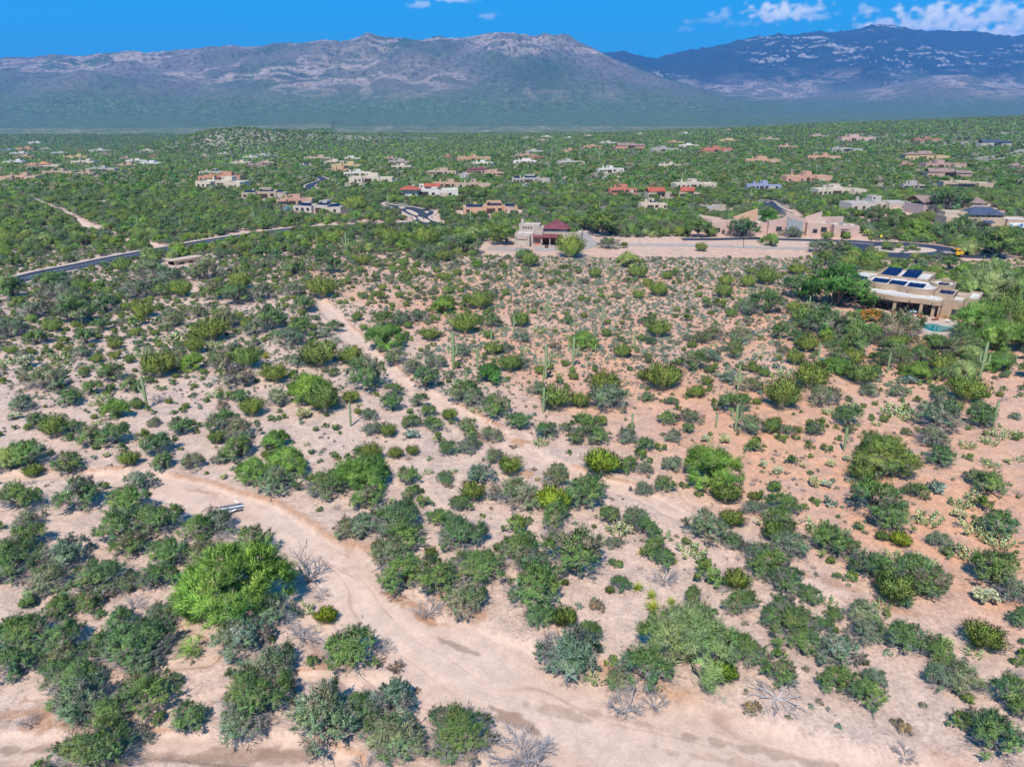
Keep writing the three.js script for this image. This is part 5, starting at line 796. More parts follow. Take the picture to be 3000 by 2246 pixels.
  const paver = new THREE.MeshStandardMaterial({ color: new THREE.Color().setRGB(.52, .39, .31), map: stucco, roughness: .9 });
  const pool = [[-.9, -9.4], [-.3, -6.6], [.8, -4.9], [2.6, -5.4], [4.3, -5.6], [5.4, -7.2], [5, -9.6], [4, -11.6], [2.4, -12.4], [.6, -11.2]];
  const patio = shp([[-19, 5.8], [-18, 2], [-13, -1.5], [-9, -3], [-5, -3.4], [-3.6, -6], [-3, -11], [-1, -14], [3, -15.4], [6.5, -12], [8, -7], [7.5, -2.2], [6, -.6], [1.5, .8], [0, 5]]); patio.holes.push(new THREE.Path(shp(pool).getPoints()));
  const pm = put('patio', [ext(patio, -.9, .02)], paver, scene); pm.position.set(HERO.x, HERO.y, HERO.z); pm.rotation.y = HERO.turn; tag(pm, 'pinkish paved patio round the house and pool', null, null, 'structure');
  const water = thing('swimming_pool', 'curved turquoise swimming pool in the patio of the near house', 'swimming pool', [HERO.x, HERO.y, HERO.z], HERO.turn);
  put('basin', [ext(shp(pool), -.9, -.32)], M(.05, .30, .32), water); put('water', [ext(shp(pool), -.3, -.16)], new THREE.MeshPhysicalMaterial({ color: new THREE.Color().setRGB(.012, .20, .21), roughness: .05 }), water); put('coping', [ring(inset(pool, -.32), -.25, .07, .34)], M(.58, .47, .39), water);
  slab('lawn', [[-14, -1.8], [-10.5, -3.2], [-8.4, -3.6], [-8.6, -5], [-11.4, -5.2], [-14.4, -3.6]], -.6, .03, M(.06, .2, .03), 'small green lawn before the porch of the near house');
  // garden furniture
  const lounge = (x, z, a, label) => { const t = thing('lounger', label, 'lounger', heroAt(x, z), HERO.turn + a), w = M(.30, .10, .045); put('seat', [prism(-.32, .32, -.5, .9, .3, .38)], w, t); put('backrest', [slope(-.32, .32, -.5, -1.05, .36, .8, .07)], w, t); for (const [q, e] of [[-.3, .8], [.24, .8], [-.3, -.5], [.24, -.5]]) put('leg', [prism(q, q + .06, e - .06, e, 0, .29)], w, t); };
  lounge(-1.5, 2.6, 1.1, 'brown lounger lying flat between porch and pool'); lounge(1.0, 2.2, -.5, 'brown lounger with raised back nearest the pool');
  const tb = thing('table', 'patio table under a pale blue cloth on the porch', 'table', heroAt(-3.8, -1.2), HERO.turn); put('cloth', [new THREE.CylinderGeometry(.85, .95, .35, 20).translate(0, .6, 0)], M(.45, .55, .75), tb); put('leg', [new THREE.CylinderGeometry(.06, .06, .42, 8).translate(0, .21, 0)], frameM, tb);
  for (const [x, z, a] of [[-5.1, -1.2, 1.57], [-2.5, -1.6, -1.57], [-10.5, -1.2, .3], [-9.2, -1.4, -.6], [-16.6, -4.4, .8], [-6.6, -.6, .2]]) { const c = thing('patio_chair', a === 1.57 ? 'dark patio chair left of the blue-clothed table' : a === -1.57 ? 'dark patio chair right of the blue-clothed table' : a === .8 ? 'patio chair at the left end of the porch' : a === .2 ? 'patio chair beside the second porch column' : a === .3 ? 'left of two patio chairs under the shade screen' : 'right of two patio chairs under the shade screen', 'chair', heroAt(x, z), HERO.turn + a); put('seat', [prism(-.28, .28, -.28, .28, .4, .46)], shadeM, c); put('backrest', [prism(-.28, .28, -.3, -.24, .46, .95)], M(.25, .12, .07), c); for (const [q, e] of [[-.27, -.27], [.22, -.27], [-.27, .22], [.22, .22]]) put('leg', [prism(q, q + .05, e, e + .05, 0, .4)], shadeM, c); }
  const st = thing('side_table', 'small white table on the pool deck', 'table', heroAt(3.4, 2.6), HERO.turn); put('tabletop', [prism(-.5, .5, -.3, .3, .42, .47)], M(.75, .75, .75), st); for (const q of [-.45, .39]) put('leg', [prism(q, q + .06, -.25, .25, 0, .42)], M(.7, .7, .7), st);
  for (const [x, z, l] of [[-13.4, 1.0, 'left end of the porch'], [-7, 2.4, 'second porch column'], [-2, 1.7, 'edge of the pool deck']]) { const t = thing('potted_plant', 'round terracotta pot with a green plant at the ' + l, 'potted plant', heroAt(x, z)); put('pot', [new THREE.LatheGeometry([[.001, 0], [.25, 0], [.48, .3], [.42, .62], [.5, .7], [.4, .7], [.36, .6]].map(([a, b]) => new THREE.Vector2(a, b)), 18)], M(.30, .13, .07), t); const f = obj('foliage', shrub({ seed: 70 + x | 0, R: .55, H: .7, clumps: 9, leaves: 700, L: .14, w: .05, cols: C.palo, twigs: 0 }).crown.translate(0, .62, 0), leafM, t); }
  const fl = shrub({ seed: 63, R: .9, H: .5, clumps: 12, leaves: 1100, L: .12, w: .07, cols: [[.65, .42, .02], [.6, .3, .02], [.14, .22, .04]], twigs: 0 }).crown, fo = obj('flower_bed', fl, leafM); fo.position.set(...heroAt(2.2, -.4)); tag(fo, 'yellow flowers at the porch corner beside the pool', 'flowers');
  // white mesh fence round the garden
  const fence = (pts, label) => { const t = thing('pool_fence', label, 'fence', [0, 0, 0]), w = M(.82, .82, .82); for (let i = 0; i + 1 < pts.length; i++) { const a = at(...pts[i]).p, b = at(...pts[i + 1]).p, n = Math.max(2, Math.round(a.distanceTo(b) / 2)); const rail = []; for (const y of [.1, .65, 1.25]) rail.push(new THREE.TubeGeometry(new THREE.LineCurve3(a.clone().setY(a.y + y), b.clone().setY(b.y + y)), 1, .035, 5)); put('rail', rail, w, t); const bars = []; for (let k = 0; k <= n * 8; k++) { const p = a.clone().lerp(b, k / (n * 8)); bars.push(new THREE.CylinderGeometry(.012, .012, 1.15, 4).translate(p.x, p.y + .67, p.z)); } tag(put('bars', bars, w, t), null, null, null, 'stuff'); for (let k = 0; k <= n; k++) { const p = a.clone().lerp(b, k / n); put('post', [new THREE.CylinderGeometry(.06, .06, 1.4, 6).translate(p.x, p.y + .7, p.z)], w, t); } } };
  fence([[2416, 946], [2450, 955]], 'white fence left of the orange bush, half hidden by shrubs'); fence([[2522, 962], [2560, 979], [2600, 968]], 'white mesh fence below the orange bush'); fence([[2640, 992], [2705, 1004], [2740, 996]], 'white fence below the swimming pool');
}
// ---------------------------------------------------------------- roads, kerbs, islands
{
  const asphaltT = tex(512, 512, (a, w, h) => { const r = rng(3); for (let j = 0; j < h; j++) for (let i = 0; i < w; i++) { const v = 255 * (0.62 + 0.2 * fbm(i / 40, j / 40, 4) + 0.18 * r()), q = (j * w + i) * 4; a[q] = a[q + 1] = a[q + 2] = v; a[q + 3] = 255; } }, { repeat: new THREE.Vector2(1 / 8, 1 / 8), colorSpace: THREE.SRGBColorSpace });
  const asphalt = new THREE.MeshStandardMaterial({ color: new THREE.Color().setRGB(.034, .046, .088), map: asphaltT, roughness: 1 }), gravel = new THREE.MeshStandardMaterial({ color: new THREE.Color().setRGB(.52, .45, .41), map: asphaltT, roughness: .95 }), kerbM = M(.50, .37, .285, { roughness: .95 }), paint = M(.42, .44, .47);
  const ribbon = (line, e0, e1, up, thick) => {                            // a strip between two offsets from the centre line
    const pos = [], uv = [], idx = []; let run = 0;
    line.forEach((p, i) => { const a = line[Math.max(0, i - 1)], b = line[Math.min(line.length - 1, i + 1)], l = Math.hypot(b.x - a.x, b.z - a.z) || 1, nx = -(b.z - a.z) / l, nz = (b.x - a.x) / l; if (i) run += Math.hypot(p.x - line[i - 1].x, p.z - line[i - 1].z); const y = land(p.x, p.z) + up; for (const [e, yy] of [[e0, y - thick], [e0, y], [e1, y], [e1, y - thick]]) { pos.push(p.x + nx * e, yy, p.z + nz * e); uv.push(e, run); } });
    for (let i = 0; i + 1 < line.length; i++) for (let k = 0; k < 3; k++) { const a = i * 4 + k; idx.push(a, a + 1, a + 4, a + 1, a + 5, a + 4); }
    const g = new THREE.BufferGeometry(); g.setAttribute('position', new THREE.Float32BufferAttribute(pos, 3)); g.setAttribute('uv', new THREE.Float32BufferAttribute(uv, 2)); g.setIndex(idx); const q = g.toNonIndexed(); q.computeVertexNormals(); return q;
  };
  for (const r of ROADS) {
    const far = -r.line[0].z > 400 ? .35 : .12, m = put(r.name, [ribbon(r.line, -r.half, r.half, far, 1)], r.gravel ? gravel : asphalt, scene); tag(m, r.label, null, null, 'structure');
    if (!r.gravel) { put('kerb', [ribbon(r.line, -r.half - (r.marks ? 2.2 : .9), -r.half, far + .06, 1)], kerbM, m); put('kerb', [ribbon(r.line, r.half, r.half + (r.marks ? .9 : .7), far + .06, 1)], kerbM, m); }
    if (r.marks) for (const e of [-.75, .75]) put('road_marking', [ribbon(r.line, e - .07, e + .07, far + .006, .005)], paint, m);
  }
  const oval = (x, z, rx, rz, n = 48, turn = 0) => { const s = new THREE.Shape(); s.absellipse(0, 0, rx, rz, 0, Math.PI * 2, false, turn); return s; };
  const flatPlate = (s, x, z, up, thick, mat, name, parent = scene) => { const e = new THREE.ExtrudeGeometry(s, { depth: thick, bevelEnabled: false, curveSegments: 40 }); e.rotateX(-Math.PI / 2); const m = put(name, [e], mat, parent); m.position.set(x, land(x, z) + up - thick, z); return m; };
  // turning circle with its planted island
  const ring = oval(0, 0, CIRCLE.rx, CIRCLE.rz), hole = new THREE.Path(); hole.absellipse(0, 0, CIRCLE.ix, CIRCLE.iz, 0, Math.PI * 2); ring.holes.push(hole);
  const circ = flatPlate(ring, CIRCLE.x, CIRCLE.z, .15, 1, asphalt, 'road'); tag(circ, 'dark asphalt turning circle round a planted island', null, null, 'structure');
  const isle = flatPlate(oval(0, 0, CIRCLE.ix - .02, CIRCLE.iz - .02), CIRCLE.x, CIRCLE.z, .27, 1.1, kerbM, 'traffic_island'); tag(isle, 'oval sandy island in the turning circle', 'traffic island');
  const ex = at(2800, 752), road2 = [at(2690, 742), at(2780, 748), at(2860, 752), at(2930, 752)].map((a) => a.p.clone()); const l2 = new THREE.CatmullRomCurve3(road2).getSpacedPoints(24); tag(put('road', [ribbon(l2, -3, 3, .13, 1)], asphalt, scene), 'asphalt road leaving the turning circle to the right', null, null, 'structure');
  ROADS.push({ half: 3, line: l2, box: new THREE.Box3().setFromPoints(l2).expandByScalar(12) });
  // the junction: one sheet of asphalt, kerbed islands on it
  const yard = [[1122, 594], [1150, 599], [1185, 604], [1215, 607], [1245, 613], [1276, 619], [1275, 630], [1263, 636], [1272, 645], [1290, 651], [1302, 659], [1240, 664], [1190, 666], [1207, 655], [1211, 645], [1206, 637], [1190, 631], [1170, 620], [1145, 609], [1122, 601]].map(([x, y]) => at(x, y).p);
  { const sh = new THREE.Shape(yard.map((p) => new THREE.Vector2(p.x, -p.z))), box = new THREE.Box2().setFromPoints(yard.map((p) => new THREE.Vector2(p.x, -p.z))), top = Math.max(...yard.map((p) => p.y)); const e = new THREE.ExtrudeGeometry(sh, { depth: 1.2, bevelEnabled: false }); e.rotateX(-Math.PI / 2); const m = put('road', [e], asphalt, scene); m.position.y = top - 1.02; tag(m, 'dark asphalt junction of the long road and a side street', null, null, 'structure');
    const edge = new THREE.CatmullRomCurve3(yard.map((p) => new THREE.Vector3(p.x, 0, p.z)), true, 'centripetal').getSpacedPoints(90); put('kerb', [ribbon(edge.slice(0, 48), 0, 1.3, .26, 1)], kerbM, m).position.y = -(top - 1.02); put('kerb', [ribbon(edge.slice(58), 0, 1.3, .26, 1)], kerbM, m).position.y = -(top - 1.02);
    const pts = sh.getPoints(), inside = (x, y) => { let c = false; for (let i = 0, j = pts.length - 1; i < pts.length; j = i++) if ((pts[i].y > y) !== (pts[j].y > y) && x < (pts[j].x - pts[i].x) * (y - pts[i].y) / (pts[j].y - pts[i].y) + pts[i].x) c = !c; return c; };
    for (let x = box.min.x; x < box.max.x; x += 2.5) for (let y = box.min.y; y < box.max.y; y += 2.5) if (inside(x, y)) { claim(x, -y, 2.2, 0); claim(x, -y + 5, 1.5, 0); } }
  const words = ['long planted island at the mouth of the side street', 'island with an ocotillo in the junction', 'small far island in the side street', 'small round island at the right of the junction'];
  [[[1190, 616], [1200, 617], [1226, 630], [1222, 633], [1210, 630]], [[1224, 637], [1238, 640], [1260, 650], [1256, 653], [1240, 652]], [[1168, 608], [1180, 608], [1187, 611], [1178, 613]], [[1245, 620], [1254, 621], [1256, 625], [1250, 626]]].forEach((q, i) => { const P = q.map(([x, y]) => at(x, y).p), c = new THREE.CatmullRomCurve3(P, true, 'centripetal').getPoints(40), x0 = P[0].x, z0 = P[0].z, s = new THREE.Shape(c.map((p) => new THREE.Vector2(p.x - x0, z0 - p.z))), m = flatPlate(s, x0, z0, .42, 1.2, kerbM, 'traffic_island'); tag(m, words[i], 'traffic island'); });
  // cobble apron inside the bend
  const rr = rng(88), stones = [], sg = new THREE.IcosahedronGeometry(1, 0);
  for (const [x0, x1, y0, y1] of [[1030, 1206, 641, 656], [1110, 1206, 634, 645], [1268, 1325, 632, 648], [1440, 1530, 745, 775], [1350, 1400, 740, 765]]) for (let k = 0; k < 420; k++) { const a = at(lerp(x0, x1, rr()), lerp(y0, y1, rr())); if (roadAt(a.x, a.z) > .9) stones.push([a.x, a.z, .16 + .22 * rr()]); }
  { const im = new THREE.InstancedMesh(sg, M(.52, .38, .31), stones.length), d = new THREE.Object3D(), c = new THREE.Color(); im.name = 'cobbles'; stones.forEach(([x, z, s], i) => { d.position.set(x, land(x, z) + s * .25, z); d.rotation.set(rr() * 6, rr() * 6, rr() * 6); d.scale.set(s, s * .7, s); d.updateMatrix(); im.setMatrixAt(i, d.matrix); const k = .65 + .6 * rr(); c.setRGB(k, k * (.95 + .1 * rr()), k); im.setColorAt(i, c); }); scene.add(im); tag(im, 'reddish cobbles laid beside the road junction and below the middle house', null, null, 'stuff'); }
  // stones along the gravel drive
  { const im = new THREE.InstancedMesh(sg, M(.33, .22, .18), 360), d = new THREE.Object3D(), line = ROADS[7].line; im.name = 'edge_stones'; for (let i = 0; i < 360; i++) { const f = (i >> 1) / 180 * (line.length - 1), k = Math.min(line.length - 2, Math.floor(f)), p = line[k].clone().lerp(line[k + 1], f - k), e = (i & 1 ? 1 : -1) * 2.3; d.position.set(p.x, land(p.x, p.z + e) + .1, p.z + e); d.rotation.set(i, i * 2, i * 3); d.scale.setScalar(.14 + .1 * rr()); d.updateMatrix(); im.setMatrixAt(i, d.matrix); } scene.add(im); tag(im, 'line of stones on both sides of the gravel driveway', null, null, 'stuff'); }
  for (const [x, y, k, R] of [[2610, 735, 'g', 1.5], [2632, 728, 'y', 1.4], [2655, 738, 'm', 1.3], [2675, 726, 'c', 1.2], [2690, 737, 's', .9], [2645, 745, 'b', .8], [2598, 730, 'y', 1.2]]) { const a = at(x, y), o = plant(k, a.x, a.z, R, null); if (o) o.position.y += .3; }
  // culvert bridge with arches under the road
  {
    const A = at(512, 778), B = at(585, 766), dx = B.x - A.x, dz = B.z - A.z, L = Math.hypot(dx, dz), o = thing('culvert_bridge', 'tan masonry culvert with dark arches under the long road', 'bridge', [A.x, A.y, A.z], -Math.atan2(dz, dx));
    const s = new THREE.Shape(); s.moveTo(0, -1.2); s.lineTo(L, -1.2); s.lineTo(L, 1.5); s.lineTo(0, 1.5); s.lineTo(0, -1.2);
    for (const c of [L * .24, L * .62]) { const h = new THREE.Path(); h.absarc(c, -.4, L * .155, 0, Math.PI, false); h.lineTo(c - L * .155, -1.1); h.lineTo(c + L * .155, -1.1); s.holes.push(h); }
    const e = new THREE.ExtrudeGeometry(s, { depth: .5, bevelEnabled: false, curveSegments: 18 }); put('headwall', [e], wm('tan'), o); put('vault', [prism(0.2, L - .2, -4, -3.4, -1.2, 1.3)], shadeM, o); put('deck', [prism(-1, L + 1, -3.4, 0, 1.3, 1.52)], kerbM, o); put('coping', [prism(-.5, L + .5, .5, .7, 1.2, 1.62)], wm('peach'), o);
    plot({ x: A.x, z: A.z }, -Math.atan2(dz, dx), -1, L + 1, -4, 3);
  }
}
// ---------------------------------------------------------------- truck, sign and small things
{
  const g = at(2792, 752), t = thing('tow_truck', 'yellow and black flatbed truck parked on the road by the turning circle', 'truck', [g.x, g.y + .15, g.z], 0.15), yel = M(.75, .42, .01, { roughness: .35 }), blk = M(.02, .022, .03, { roughness: .4 }), tyre = M(.02, .02, .02), rim = M(.5, .5, .5, { metalness: .7, roughness: .4 });
  put('chassis', [prism(-3.6, 2.6, -.55, .55, .5, .75)], blk, t); const body = put('cab', [prism(.2, 2.7, -1.0, 1.0, .6, 1.5), prism(.4, 1.9, -.95, .95, 1.5, 2.25)], yel, t); put('windscreen', [prism(1.9, 1.96, -.85, .85, 1.55, 2.1)], glassM, body); for (const z of [-.99, .96]) put('side_window', [prism(.6, 1.75, z - .01, z + .04, 1.6, 2.1)], glassM, body); put('bonnet', [prism(1.96, 2.72, -.9, .9, 1.5, 1.62, 1.52)], yel, body);
  put('flatbed', [prism(-3.8, .1, -1.1, 1.1, .95, 1.1)], blk, t); put('headboard', [prism(-.1, .1, -1.05, 1.05, 1.1, 2.1)], blk, t); for (const z of [-1.1, 1.02]) put('side_rail', [prism(-3.8, -.12, z, z + .08, 1.1, 1.45)], steelM, t); put('light_bar', [prism(.7, 1.0, -.7, .7, 2.25, 2.4)], M(.6, .25, .02), t); put('bumper', [prism(2.72, 2.85, -1, 1, .45, .8)], steelM, t);
  for (const [x, z] of [[1.9, .95], [1.9, -.95], [-2.2, .95], [-2.2, -.95], [-3.0, .95], [-3.0, -.95]]) { const w = put('wheel', [new THREE.CylinderGeometry(.45, .45, .3, 18).rotateX(Math.PI / 2).translate(x, .45, z)], tyre, t); put('rim', [new THREE.CylinderGeometry(.22, .22, .32, 12).rotateX(Math.PI / 2).translate(x, .45, z)], rim, w); }
  const load = put('cargo', [prism(-3.2, -2.2, -.7, .5, 1.11, 1.5), prism(-1.9, -.7, -.3, .8, 1.11, 1.35)], M(.5, .42, .36), t); claim(g.x, g.z, 4, 0); claim(g.x - 3, g.z + 3, 3, 0); claim(g.x + 2, g.z + 4, 3, 0);
  const s = at(2580, 706), sg = thing('road_sign', 'small yellow road sign on a post by the turning circle', 'sign', [s.x, s.y, s.z], 0); put('post', [new THREE.CylinderGeometry(.04, .04, 1.9, 8).translate(0, .95, 0)], steelM, sg); put('plate', [prism(-.42, .42, .04, .07, 1.35, 2.2)], M(.8, .62, .02), sg); put('border', [prism(-.38, .38, .07, .078, 1.39, 1.43), prism(-.38, .38, .07, .078, 2.12, 2.16)], blk, sg); claim(s.x, s.z + 1.5, 1.5, 0);
  // mailboxes by the lane
  for (const [x, y, l] of [[2178, 712, 'dark mailbox on a post beside the gravel drive, left one'], [2504, 715, 'dark mailbox on a post where the lane meets the circle'], [2178, 726, 'dark marker post in sand below the gravel drive']]) { const p = at(x, y), b = thing('mailbox', l, 'mailbox', [p.x, p.y, p.z], .2); put('post', [prism(-.06, .06, -.06, .06, 0, 1.1)], doorM, b); put('box', [new THREE.CapsuleGeometry(.16, .3, 3, 8).rotateX(Math.PI / 2).translate(0, 1.2, 0)], blk, b); claim(p.x, p.z, .8, 0); }
  // blue-green agave-like mound and white stones by the solar house on the left
  // frame of white pipe and dark slats washed into the sand
  const f = at(676, 1483), fr = thing('broken_panel', 'broken panel of dark slats and white pipe lying in the sandy wash', 'debris', [f.x, ground(f.x, f.z) + .12, f.z], .35), wh = M(.8, .8, .82), dk = M(.09, .09, .12);
  for (let k = 0; k < 7; k++) put('slat', [prism(-1.15 + k * .33, -.88 + k * .33, -.85, .75, .02, .09 + .02 * (k % 2))], dk, fr);
  put('crossbar', [prism(-1.3, 1.3, -.06, .06, .12, .2)], wh, fr); put('crossbar', [prism(-1.3, 1.3, -.72, -.64, .12, .17)], M(.35, .3, .3), fr); put('crossbar', [prism(-1.3, 1.3, .6, .66, .12, .17)], M(.35, .3, .3), fr);
  put('white_pipe', [new THREE.TubeGeometry(new THREE.CatmullRomCurve3([[-2.2, .1, 1.25], [-1.2, .12, 1.1], [0, .2, .95], [.5, .25, .8]].map((v) => new THREE.Vector3(...v))), 14, .09, 8)], wh, fr); put('white_pipe', [new THREE.TubeGeometry(new THREE.LineCurve3(new THREE.Vector3(.35, .25, -1.3), new THREE.Vector3(.75, .1, -.8)), 2, .09, 8)], wh, fr); put('broken_branch', [new THREE.TubeGeometry(new THREE.CatmullRomCurve3([[-3, .05, -.4], [-2.4, .12, -.9], [-1.2, .1, -.7]].map((v) => new THREE.Vector3(...v))), 10, .045, 5)], M(.2, .15, .12), fr); claim(f.x, f.z, 2, 0);
  // snags and uprooted bushes that stand out
  const snag = (sx, sy, o, label, turn, sq = 1) => { const a = at(sx, sy), b = bare(o), t = new THREE.Group(); t.name = numbered('dead_tree'); scene.add(t); obj('branches', b.wood, woodM, t); t.position.set(a.x, ground(a.x, a.z), a.z); t.rotation.y = turn; t.scale.y = sq; tag(t, label, 'dead tree'); claim(a.x, a.z, 1.5); };
  snag(905, 1690, { seed: 5, R: 3.4, stems: 5, levels: 4, thick: .028, flat: .7, col: [.25, .22, .22] }, 'dark leafless snag spreading over the sand right of the big palo verde', 0);
  snag(2276, 2050, { seed: 11, R: 2.9, stems: 13, levels: 3, thick: .02, flat: 1.6, droop: .5, col: [.42, .37, .35] }, 'bleached uprooted bush arching like an umbrella above the wash', .4, .7);
  snag(1535, 2215, { seed: 17, R: 3.0, stems: 12, levels: 4, thick: .018, flat: 1.1, col: [.38, .34, .34] }, 'tangled grey fallen tree at the bottom edge of the sand', 1);
  snag(1165, 1715, { seed: 23, R: 2.5, stems: 7, levels: 3, thick: .03, flat: 1.6, droop: .3, col: [.30, .26, .25] }, 'grey driftwood log lodged under bushes on the wash bank', 2.4, .55);
  for (const [x, y, r, l] of [[1159, 1943, .7, 'upper dark clump of flood debris on the sandy wash'], [1110, 1927, .45, 'brown clump of flood debris beside the round bush'], [1222, 2010, .3, 'small dark scrap of debris on the wash'], [1505, 1302, .55, 'dark debris lying in the narrow wash'], [1563, 1368, .45, 'dark debris patch at the foot of the narrow wash']]) { const a = at(x, y), q = bare({ seed: x, R: r * 1.6, stems: 14, levels: 3, thick: .05, flat: 1.2, col: [.13, .085, .06] }), m = obj('debris_clump', q.wood, woodM); m.position.set(a.x, ground(a.x, a.z), a.z); m.scale.y = .45; tag(m, l, 'debris'); claim(a.x, a.z, r); }
  // ocotillo in the junction island and agave mound by the solar house
  for (const [x, y, l] of [[1241, 646, 'tall ocotillo of thin wands on the junction island'], [2680, 735, 'ocotillo on the turning circle island']]) { const a = at(x, y), q = obj('ocotillo', ocotillo({ seed: x, H: 5 }).all, leafM); q.position.set(a.x, a.y + .3, a.z); tag(q, l, 'plant'); }
  { const a = at(842, 620), q = obj('agave_mound', rosette({ seed: 9, R: 3, n: 260, cols: [[.33, .45, .47], [.25, .38, .42]] }).all, leafM); q.position.set(a.x, a.y, a.z); tag(q, 'big pale blue agave mound left of the house with many solar panels', 'plant'); claim(a.x, a.z, 3, 0); }
}
// ---------------------------------------------------------------- saguaros
const sagFirst = new Map();
const SAGW = ['single-column saguaro cactus', 'short single-column saguaro cactus', 'saguaro cactus with two raised arms', 'many-armed tall saguaro cactus', 'saguaro cactus with one stubby arm', 'saguaro cactus with one raised arm', 'small single-column saguaro cactus'];
const farSag = [];
function putSaguaro(t, x, z, h, own, where, turn) {
  const P = SAG[t], s = h / [5.8, 4.2, 6.4, 6.8, 5.2, 6.0, 3.2][t]; claim(x, z, 0.7);
  counts.saguaro = (counts.saguaro ?? 0) + 1;
  if (counts.saguaro > LIMIT && !own) { farSag.push([t, x, z, s]); return; }
  let o; const first = sagFirst.get(t);
  if (first) { o = first.clone(); o.name = numbered('saguaro'); o.userData = {}; scene.add(o); }
  else { o = new THREE.Group(); o.name = numbered('saguaro'); scene.add(o); sagFirst.set(t, o); obj('trunk', P.trunk, skinM, o); for (const a of P.arms) obj('arm', a, skinM, o); }
  place(o, x, z, s); o.rotation.y = turn ?? (pick() - .5) * 1.2; o.rotation.z = (pick() - .5) * 0.05;
  tag(o, own ?? SAGW[t] + ', ' + where[0], 'cactus', own ? null : SAGW[t] + 's ' + where[0]);
}
const SAGS = {
  'T1000 750 2.208': [[725, 715, 490, 3, 'tall saguaro with a ring of short arms, in red soil left of the middle'], [880, 740, 590, 4, 'saguaro with a dark knobby arm beside a round green bush'], [810, 835, 745, 1, 'short armless saguaro rising behind a green shrub by the narrow wash'], [970, 545, 465, 6, 'small armless saguaro standing alone on bare red soil'], [1115, 490, 385, 4, 'saguaro with tiny arms in front of an olive bush'], [1335, 430, 275, 3, 'old twisted saguaro with drooping arms and a bare woody base'], [1685, 460, 315, 2, 'slender saguaro with two short arms on the upper slope'], [1498, 715, 520, 2, 'saguaro with two arms curved like a fork on the red slope'], [1322, 795, 575, 3, 'tallest many-armed saguaro on the red slope'], [1305, 840, 730, 0, 'armless saguaro just below the tallest many-armed one'], [1308, 1010, 845, 4, 'saguaro with a double knob on its right, at the edge of olive bushes'], [1645, 630, 560, 1, 'short saguaro half hidden in grey shrubs'], [1893, 610, 480, 5, 'slim saguaro right of an olive bush on the slope'], [62, 1110, 955, 0, 'armless saguaro among green shrubs left of the narrow wash'], [1878, 1150, 1020, 0, 'armless saguaro standing behind a tangle of dead grey twigs']],
  'T2000 750 2.208': [[70, 285, 205, 0, 'thin armless saguaro on the brittlebush slope'], [815, 355, 255, 5, 'leaning saguaro with one low arm left of the big tree by the house'], [510, 690, 590, 0, 'armless saguaro on red soil beside a low green bush'], [870, 710, 560, 0, 'thick armless saguaro below the house garden'], [1325, 750, 615, 0, 'armless saguaro on open soil below the swimming pool'], [1925, 775, 545, 3, 'big saguaro with three thick arms right of the pool'], [355, 890, 715, 3, 'saguaro with four spread arms in front of grey shrubs'], [213, 1115, 1010, 1, 'short saguaro with an orange top'], [340, 1140, 960, 2, 'saguaro with two knobby arms beside the orange-topped one'], [1042, 1260, 1105, 4, 'saguaro with one small bump behind the big olive bush'], [2003, 1110, 930, 0, 'armless leaning saguaro near the right edge']],
  'T0 750 2.208': [[950, 975, 765, 5, 'tall double-column saguaro beside a dead prickly pear'], [1967, 60, 10, 6, 'small saguaro near the culvert road']],
  'T1000 350 2.212': [[35, 865, 735, 2], [262, 755, 690, 2], [838, 690, 600, 4], [305, 570, 480, 0], [835, 555, 500, 0], [1965, 650, 585, 0], [2107, 695, 625, 0], [1497, 480, 420, 0], [1720, 450, 415, 0], [1830, 430, 390, 0], [1990, 430, 390, 0], [1600, 590, 550, 0], [1672, 580, 530, 0], [1537, 590, 545, 0], [1078, 530, 470, 2], [45, 450, 400, 3], [455, 420, 370, 2], [490, 430, 390, 0], [430, 410, 380, 0]],
  'T0 350 2.212': [[1640, 665, 570, 3], [1170, 700, 640, 3], [945, 640, 605, 0], [2055, 820, 735, 0], [1970, 935, 895, 0], [2130, 540, 470, 0]],
  'T2000 350 2.212': [[440, 520, 450, 3], [800, 500, 440, 2], [824, 500, 440, 0], [735, 460, 420, 2], [930, 520, 455, 0], [720, 600, 560, 0], [515, 570, 520, 0], [535, 600, 560, 0], [1440, 570, 500, 3], [1458, 585, 520, 0], [250, 580, 530, 2], [65, 600, 540, 0], [190, 500, 470, 0], [1360, 360, 310, 3], [1150, 270, 240, 2], [2165, 290, 235, 0], [1910, 300, 260, 3], [1350, 430, 395, 0], [420, 370, 340, 0], [640, 240, 215, 0], [95, 340, 310, 0], [1960, 480, 445, 0], [2030, 440, 410, 2]],
};
for (const [head, list] of Object.entries(SAGS)) {
  const [ox, oy, sc] = head.slice(1).split(' ').map(Number);
  for (const [a, b, top, t, own] of list) { const sx = ox + a / sc, g = at(sx, oy + b / sc), e = Math.cos(PITCH + elevOf(sx, oy + b / sc) * 0); putSaguaro(t, g.x, g.z, (b - top) / sc * g.m / Math.cos(-elevOf(sx, oy + b / sc)) * 1.03, own, AREA(sx, oy + b / sc), t === 2 ? 0 : undefined); }
}

